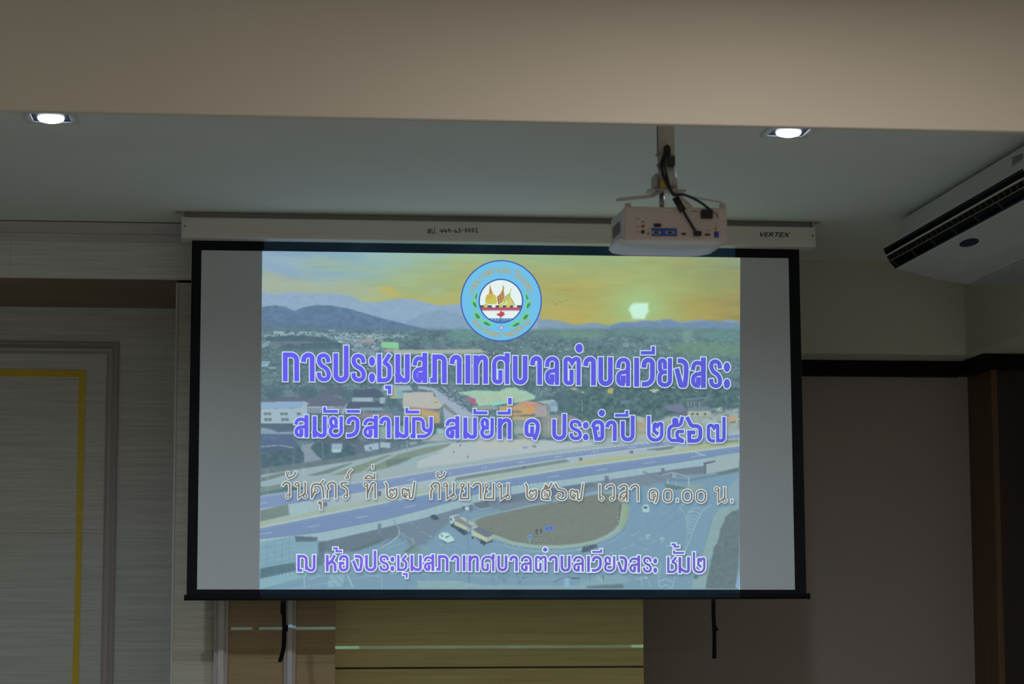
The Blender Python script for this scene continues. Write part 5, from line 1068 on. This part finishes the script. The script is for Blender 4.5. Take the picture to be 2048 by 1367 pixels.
def jbox(x0, y0, x1, y1, name, m, d0=-.002, d1=.004, par=None, bevel=0):
    a, b = pj(x0, y1), pj(x1, y0); return box((a[0], YJ+d0, a[2]), (b[0], YJ+d1, b[2])).build(name, m, par or prj, bevel=bevel)
def jcyl(x, y, r, name, m, d0=-.003, par=None):
    p = pj(x, y); return MB().cyl((p[0], YJ+d0, p[2]), (p[0], YJ+.004, p[2]), r/4.881/F*YJ, n=16).build(name, m, par or prj)
jbox(345, 946, 1335, 948.5, 'seam', M['mount'], -.0004)
bp_o = jbox(600, 1105, 848, 1180, 'video_port_plate', M['blue'], -.0015)
for x in (645, 780): jbox(x-42, 1133, x+42, 1160, 'video_port', M['screw'], -.0028, par=bp_o); jbox(x-24, 1137, x+24, 1156, 'video_port_core', M['port'], -.0036, par=bp_o)
jbox(622, 1058, 692, 1092, 'serial_port', M['port'], -.003, bevel=.0015); jcyl(616, 1074, 8, 'port_screw', M['screw']); jcyl(700, 1074, 8, 'port_screw', M['screw'])
jcyl(515, 1045, 8, 'audio_jack', M['port']); jcyl(515, 1085, 17, 'audio_jack', M['orange']); jcyl(515, 1085, 7, 'audio_jack', M['port'], -.004); jcyl(515, 1140, 19, 'audio_jack', M['port']); jcyl(568, 1157, 9, 'audio_jack', M['port']); jcyl(508, 1012, 9, 'status_light', M['plastic_cover'])
jbox(892, 1150, 936, 1170, 'usb_port', M['port']); jbox(1120, 1158, 1174, 1176, 'display_port', M['port']); jcyl(1226, 1112, 10, 'audio_jack', M['orange']); jcyl(1226, 1112, 5, 'audio_jack', M['port'], -.004)
jbox(1212, 1135, 1256, 1196, 'audio_port_plate', M['blue'], -.0015); jcyl(1226, 1160, 11, 'audio_jack', M['port'], -.004); jbox(985, 936, 1055, 944, 'maker_print', M['seam'], -.0008)
for x, y, w2 in ((445, 1010, 40), (445, 1083, 34), (440, 1138, 40), (560, 1112, 22), (1130, 1122, 44), (1222, 1048, 18), (1222, 1078, 18)): jbox(x, y, x+w2, y+5, 'port_print', M['seam'], -.0006)
# feet on top
for x, y, r, h in ((372, 880, 34, 46), (700, 880, 36, 26), (1296, 905, 36, 62)):
    p = pj(x, y, YJ+.03 if x != 700 else YJ+.1); rr = r/4.881/F*YJ; hh = h/4.881/F*YJ
    MB().cyl((p[0], p[1], zhi-.001), (p[0], p[1], zhi+hh), rr, rr*.92, n=18).build('foot', M['mount'], prj, bevel=.002)
# mount
YMt = YJ+.10
plate = MB(); a, b = pj(560, 748, YMt), pj(930, 738, YMt); plate.box((a[0], YMt-.022, a[2]), (b[0], YMt+.03, b[2]+.001)); plate.build('mount_plate', M['mount'], prj, bevel=.001)
def arm(pts, r=.0055):
    m_ = MB()
    for p, q in zip(pts, pts[1:]):
        p, q = np.array(p), np.array(q); d = q-p; u = np.cross(d, (0, 0, 1)); u = u/np.linalg.norm(u)*r*1.6; w2 = np.array((0, 0, r*.8))
        m_.add([p-u-w2, p+u-w2, p+u+w2, p-u+w2, q-u-w2, q+u-w2, q+u+w2, q-u+w2], [(0,3,2,1),(4,5,6,7),(0,1,5,4),(1,2,6,5),(2,3,7,6),(3,0,4,7)])
    m_.build('mount_arm', M['mount'], prj)
pk = pj(265, 825, YJ+.03); pf = pj(375, 826, YJ+.03)
arm([pk, pj(600, 790, YJ+.05), pj(700, 735, YMt)])
arm([pj(790, 745, YMt), pj(860, 790, YJ+.14), pj(980, 905, YJ+.2)]); arm([pj(800, 742, YMt), pj(1000, 800, YJ+.05), pj(1285, 850, YJ+.03)], .003)
p = pj(700, 790, YMt); MB().cyl((p[0], p[1], zhi), (p[0], p[1], a[2]), .008, n=14).build('mount_bolt', M['screw'], prj)
pc = pj(748, 500, YMt); zpt = pj(748, 700, YMt)[2]
sl = MB(); rp = .0275
sl.cyl((pc[0]-.002, pc[1], pj(0, 500, YMt)[2]), (pc[0]-.002, pc[1], ZC-.02), rp, n=28); sl.build('mount_pole', M['mount'], prj)
MB().cyl((pc[0]-.002, pc[1], ZC-.022), (pc[0]-.002, pc[1], ZC-.0005), .07, n=28).build('ceiling_flange', M['mount'], prj)
m_ = MB(); za, zb_ = pj(0, 700, YMt)[2], pj(0, 495, YMt)[2]
m_.cyl((pc[0], pc[1], za), (pc[0], pc[1], zb_), .036, .026, n=24); m_.build('mount_collar', M['mount'], prj)
m_ = MB(); p0_, p1_ = pj(640, 700, YMt-.035), pj(665, 570, YMt-.035); m_.box((p0_[0]-.001, YMt-.04, p0_[2]), (p1_[0]-.001, YMt+.04, p1_[2])); m_.build('collar_bracket', M['rail'], prj, bevel=.002)
for x, y in ((660, 385), (668, 490), (815, 700)):
    p = pj(x, y, YMt-.03); MB().cyl((p[0], YMt-.045, p[2]), (p[0], YMt, p[2]), .005, n=12).build('mount_bolt', M['screw'], prj)
ln_p = [pj(657, 110, YMt-.03), pj(660, 370, YMt-.03)]; MB().tube(ln_p, .0018, 6).build('pole_wire', M['cable'], prj)
p0_, p1_ = pj(752, 495, YMt-.035), pj(830, 400, YMt-.035); box((p0_[0], YMt-.04, p0_[2]), (p1_[0], YMt-.015, p1_[2])).build('signal_box', mat('dark_grey_plastic', (.05, .055, .05), .6), prj, bevel=.002)
p0_, p1_ = pj(722, 400, YMt-.035), pj(790, 300, YMt-.035); box((p0_[0], YMt-.032, p0_[2]), (p1_[0], YMt-.022, p1_[2])).build('cable_hole', M['port'], prj, bevel=.004)
p0_, p1_ = pj(682, 708, YMt-.04), pj(738, 650, YMt-.04); box((p0_[0], YMt-.043, p0_[2]), (p1_[0], YMt-.036, p1_[2])).build('yellow_sticker', M['sticker'], prj)
Yc = YJ-.012
MB().tube([pj(752, 300, YMt-.034), pj(725, 380, YMt-.05), pj(698, 480, YMt-.06), pj(712, 580, Yc), pj(755, 680, Yc), pj(825, 790, Yc)], .0052).build('cable', M['cable'], prj, label='thick black cable')
MB().tube([pj(760, 300, YMt-.034), pj(738, 380, YMt-.05), pj(728, 470, YMt-.055), pj(750, 600, Yc), pj(775, 700, Yc), pj(820, 772, Yc), (pj(920, 778, Yc)), pj(1060, 840, Yc), pj(1182, 930, Yc+.004)], .0042).build('cable', M['cable'], prj, label='black power cable')
MB().tube([pj(712, 450, YMt-.055), pj(745, 560, Yc-.004), pj(765, 640, Yc-.004), pj(800, 760, Yc)], .0035).build('cable', M['cable'], prj)
a, b = np.array(pj(832, 800, Yc)), np.array(pj(910, 935, Yc)); MB().cyl(a, b, .0115, n=18).build('ferrite_choke', M['cable'], prj)
MB().tube([tuple(b), pj(960, 1020, Yc), pj(1038, 1150, YJ-.006)], .0042).build('cable', M['cable'], prj, label='black video cable')
jbox(1008, 1140, 1080, 1182, 'cable_plug', M['cable'], -.02, .002, bevel=.003); jbox(1080, 932, 1190, 1014, 'power_plug', M['cable'], -.018, .002, bevel=.002)
MB().tube([pj(1190, 940, YJ-.003), pj(1235, 960, YJ-.003), pj(1250, 1010, YJ-.003)], .0016, 6).build('thin_cord', M['seam'], prj)
# lens and its beam: the picture spills past the screen's lower edge onto the wood behind
lp = np.array(at(1340, 450, 6.95)); lp[1] = YJ+.262
MB().cyl((lp[0], YJ+.245, lp[2]), (lp[0], YJ+.258, lp[2]), .03, n=28).build('lens_ring', M['port'], prj)
pl_ = bpy.data.lights.new('projector_lens_light', 'POINT'); pl_.energy = 1; pl_.shadow_soft_size = 0.0
plo = bpy.data.objects.new('projector_lens_light', pl_); COL.objects.link(plo); plo.location = tuple(lp-np.array(prj['_w'])); plo.parent = prj
pl_.use_nodes = True; t = pl_.node_tree; t.nodes.clear()
ge = t.nodes.new('ShaderNodeTexCoord'); sep = t.nodes.new('ShaderNodeSeparateXYZ'); t.links.new(ge.outputs['Normal'], sep.inputs[0])
def math_(op, a, b=None):
    n_ = t.nodes.new('ShaderNodeMath'); n_.operation = op
    for i, q_ in enumerate((a, b)):
        if q_ is None: continue
        if isinstance(q_, (int, float)): n_.inputs[i].default_value = q_
        else: t.links.new(q_, n_.inputs[i])
    return n_.outputs[0]
PSIGN = 1
ys_ = math_('MULTIPLY', sep.outputs[1], PSIGN); xn = math_('DIVIDE', math_('MULTIPLY', sep.outputs[0], PSIGN), math_('MAXIMUM', ys_, .001)); zn = math_('DIVIDE', math_('MULTIPLY', sep.outputs[2], PSIGN), math_('MAXIMUM', ys_, .001))
def sl_(px, py, Y): p = np.array(at(px, py, Y))-lp; return p[0]/p[1], p[2]/p[1]
xl2 = sl_(525.5, 700, YS)[0]; xr2 = sl_(1476, 900, YS)[0]; zt2 = sl_(1000, 486, YS)[1]; zb2 = sl_(600, 1258.5, YM)[1]
msk = math_('MULTIPLY', math_('MULTIPLY', math_('GREATER_THAN', xn, float(xl2)), math_('LESS_THAN', xn, float(xr2))), math_('MULTIPLY', math_('GREATER_THAN', zn, float(zb2)), math_('LESS_THAN', zn, float(zt2))))
msk = math_('MULTIPLY', msk, math_('GREATER_THAN', ys_, 0.01))
xa_, xb2 = sl_(718, 1287, YY)[0], sl_(1263, 1287, YY)[0]; zz_ = sl_(1000, 1199, YS)[1]
dim = math_('MULTIPLY', math_('MULTIPLY', math_('GREATER_THAN', xn, float(xa_)), math_('LESS_THAN', xn, float(xb2))), math_('LESS_THAN', zn, float(zz_)))
msk = math_('MULTIPLY', msk, math_('SUBTRACT', 1., math_('MULTIPLY', dim, .68)))
cmb = t.nodes.new('ShaderNodeCombineXYZ'); t.links.new(math_('MULTIPLY', xn, 14.), cmb.inputs[0]); t.links.new(math_('MULTIPLY', zn, 26.), cmb.inputs[1])
nn = t.nodes.new('ShaderNodeTexNoise'); nn.inputs['Scale'].default_value = 1; nn.inputs['Detail'].default_value = 5; t.links.new(cmb.outputs[0], nn.inputs['Vector'])
stg = math_('MULTIPLY', msk, math_('MULTIPLY', math_('ADD', nn.outputs['Fac'], .15), 430.))
em_ = t.nodes.new('ShaderNodeEmission'); em_.inputs[0].default_value = (.26, .72, 1, 1); t.links.new(stg, em_.inputs[1]); ou = t.nodes.new('ShaderNodeOutputLight'); t.links.new(em_.outputs[0], ou.inputs[0])

# ================================================================== AIR CONDITIONER
YA = 9.67; YN = 7.4                                   # far and near end
def ap(x, y): p = at(x, y, YA); return np.array((p[0], p[2]))
ac = empty('air_conditioner', (ap(1900, 500)[0], (YA+YN)/2, ap(1900, 500)[1]), 'pale ceiling air conditioner with long dark outlet slot at the upper right', 'air conditioner')
zt_a = ZC-.02
xe = ap(1935, 567)[0]+.62
Pt = {k: ap(*v) for k, v in dict(t=(1802, 440), a=(1797, 462), b=(1790, 480), c=(1770, 492), d=(1767.4, 497), e=(1772, 510), f=(1780, 524), g=(1791.5, 537), h=(1840, 549), i=(1885, 561), j=(1935, 568)).items()}
Pt['t'][1] = zt_a
def ex(prof, y0, y1, name, m, par=ac, bevel=0, smooth=False):
    pr_ = [(float(p[0]), y0, float(p[1])) for p in prof]; return MB().prism(pr_, (0, y1-y0, 0), smooth).build(name, m, par, bevel=bevel)
inn = .05                                             # depth of the slot
slotY0 = onx(2046, 338, Pt['d'][0])[1]
q = Pt
upper = [q['t'], q['a'], q['b'], q['c'], q['d'], q['d']+np.array((.09, .045)), np.array((xe, q['d'][1]+.045)), np.array((xe, zt_a))]
ex(upper, YN, YA, 'upper_body', M['ac'], bevel=.003)
lower = [q['g'], q['h'], q['i'], q['j'], q['j']+np.array((.62, -.001)), np.array((xe, q['d'][1]+.045)), q['d']+np.array((.09, .045)), q['g']+np.array((.055, .055))]
lo_b = ex(lower, YN, YA, 'lower_panel', M['ac'], bevel=.002)
back_ = [q['d']+np.array((.075, .036)), q['g']+np.array((.045, .05)), q['g']+np.array((.06, .055)), q['d']+np.array((.09, .045))]
ex(back_, YN, YA, 'outlet_back', M['ac_dark'])
ex([q['g']+(.002, .0035), q['g']+(.050, .049), q['g']+(.050, .052), q['g']+(-.0005, .007)], YN+.01, YA-.001, 'outlet_floor', M['ac_dark'])
# end plates of the slot
endp = [q['c'], q['d'], q['e'], q['f'], q['g'], q['g']+np.array((.055, .055)), q['d']+np.array((.09, .045))]
ex(endp, YA-.004, YA+.002, 'end_plate', M['ac_dark']); ex(endp, slotY0-.5, slotY0, 'end_block', M['ac'])
# narrow upper slot (dark), flap, fins, wire vane, dividers
dn = lambda k, t_: k[0]*(1-t_)+k[1]*t_
s0, s1_ = q['d'], q['e']
ex([s0+(.006, .001), s0+(.002, -.010), s0+(.02, .004), s0+(.02, .012)], slotY0, YA, 'upper_slot', M['ac_dark'])
f0, f1 = ap(1761, 514), ap(1768, 509)
fl = [ap(1764, 516.5), ap(1764.5, 513.5), ap(1776, 508), ap(1777, 511)]
ex(fl, slotY0+.02, YA+.01, 'air_flap', M['ac_flap'], bevel=.001)
w0 = ap(1779, 522.5); ex([w0, w0+(.0, .0018), w0+(.008, .0065), w0+(.008, .0045)], slotY0, YA, 'wire_vane', M['ac_flap'])
nf = 26
for k in range(nf):
    y = slotY0+.04+(YA-.06-slotY0)*k/(nf-1)
    c0_ = ap(1772, 514); m_ = MB(); n_ = 8
    prf = [(c0_[0]+.002, c0_[1]), (c0_[0]+.012, c0_[1]-.016), (c0_[0]+.034, c0_[1]-.018), (c0_[0]+.05, c0_[1]+.0), (c0_[0]+.045, c0_[1]+.018)]
    m_.prism([(x, y+(x-c0_[0])*.4, z) for x, z in prf], (0, .004, 0)); m_.build('air_fin', M['ac_fin'], ac)
for k in range(7):
    y = slotY0+.1+(YA-.12-slotY0)*k/6
    pr2 = [q['f']+(.003, .004), q['g']+(.003, .006), q['g']+(.008, .011), q['f']+(.008, .009)]; ex(pr2, y, y+.003, 'slot_divider', M['ac_fin'])
# pale lip along the slot's lower edge
ex([q['g']+(-.001, 0), q['g']+(.004, .004), q['g']+(.008, .003), q['g']+(.006, -.0015)], YN, YA+.001, 'outlet_lip', M['plastic_side'])
# badge on the lower panel
n_ = 30
zA = lambda x: float(np.interp(x, [q['g'][0], q['h'][0], q['i'][0], q['j'][0]], [q['g'][1], q['h'][1], q['i'][1], q['j'][1]]))
pb = onz(1938, 485, zA(2.9))
for _ in range(4): pb = onz(1938, 485, zA(pb[0]))
vs = [(pb[0]+.026*math.cos(t_), pb[1]+.10*math.sin(t_), 0) for t_ in [2*math.pi*i/n_ for i in range(n_)]]
vs = [(x, y, zA(x)-.002) for x, y, _ in vs]
MB().prism(vs[::-1], (0, 0, .004)).build('badge', M['ac_logo'], ac)
# intake grille: ribs running along the unit
grx0 = q['j'][0]+.008
for k in range(34):
    x = grx0+k*.0105; box((x, YN+.1, q['j'][1]-.004), (x+.004, YA-.003, q['j'][1]+.001)).build('grille_rib', M['ac'], ac)
box((grx0-.004, YN+.1, q['j'][1]-.0008), (grx0+.36, YA-.004, q['j'][1]+.0005)).build('grille_bed', M['seam'], ac)
# small vents of printed marks near the front of the side
m_ = MB()
for r2 in range(5):
    for c2 in range(4):
        p = onx(2028+c2*5, 322-c2*2.2+r2*4.5-6, q['a'][0]); m_.box((p[0]-.006, p[1]-.008, p[2]-.0015), (p[0]+.001, p[1]+.008, p[2]+.0015))
m_.build('side_print', M['seam'], ac)
for y in (9.3, 8.0): box((q['t'][0]+.1, y, zt_a-.001), (q['t'][0]+.14, y+.05, ZC-.0005)).build('hanging_bracket', M['rail'], ac)

for o in bpy.data.objects:
    if '_w' in o: del o['_w']
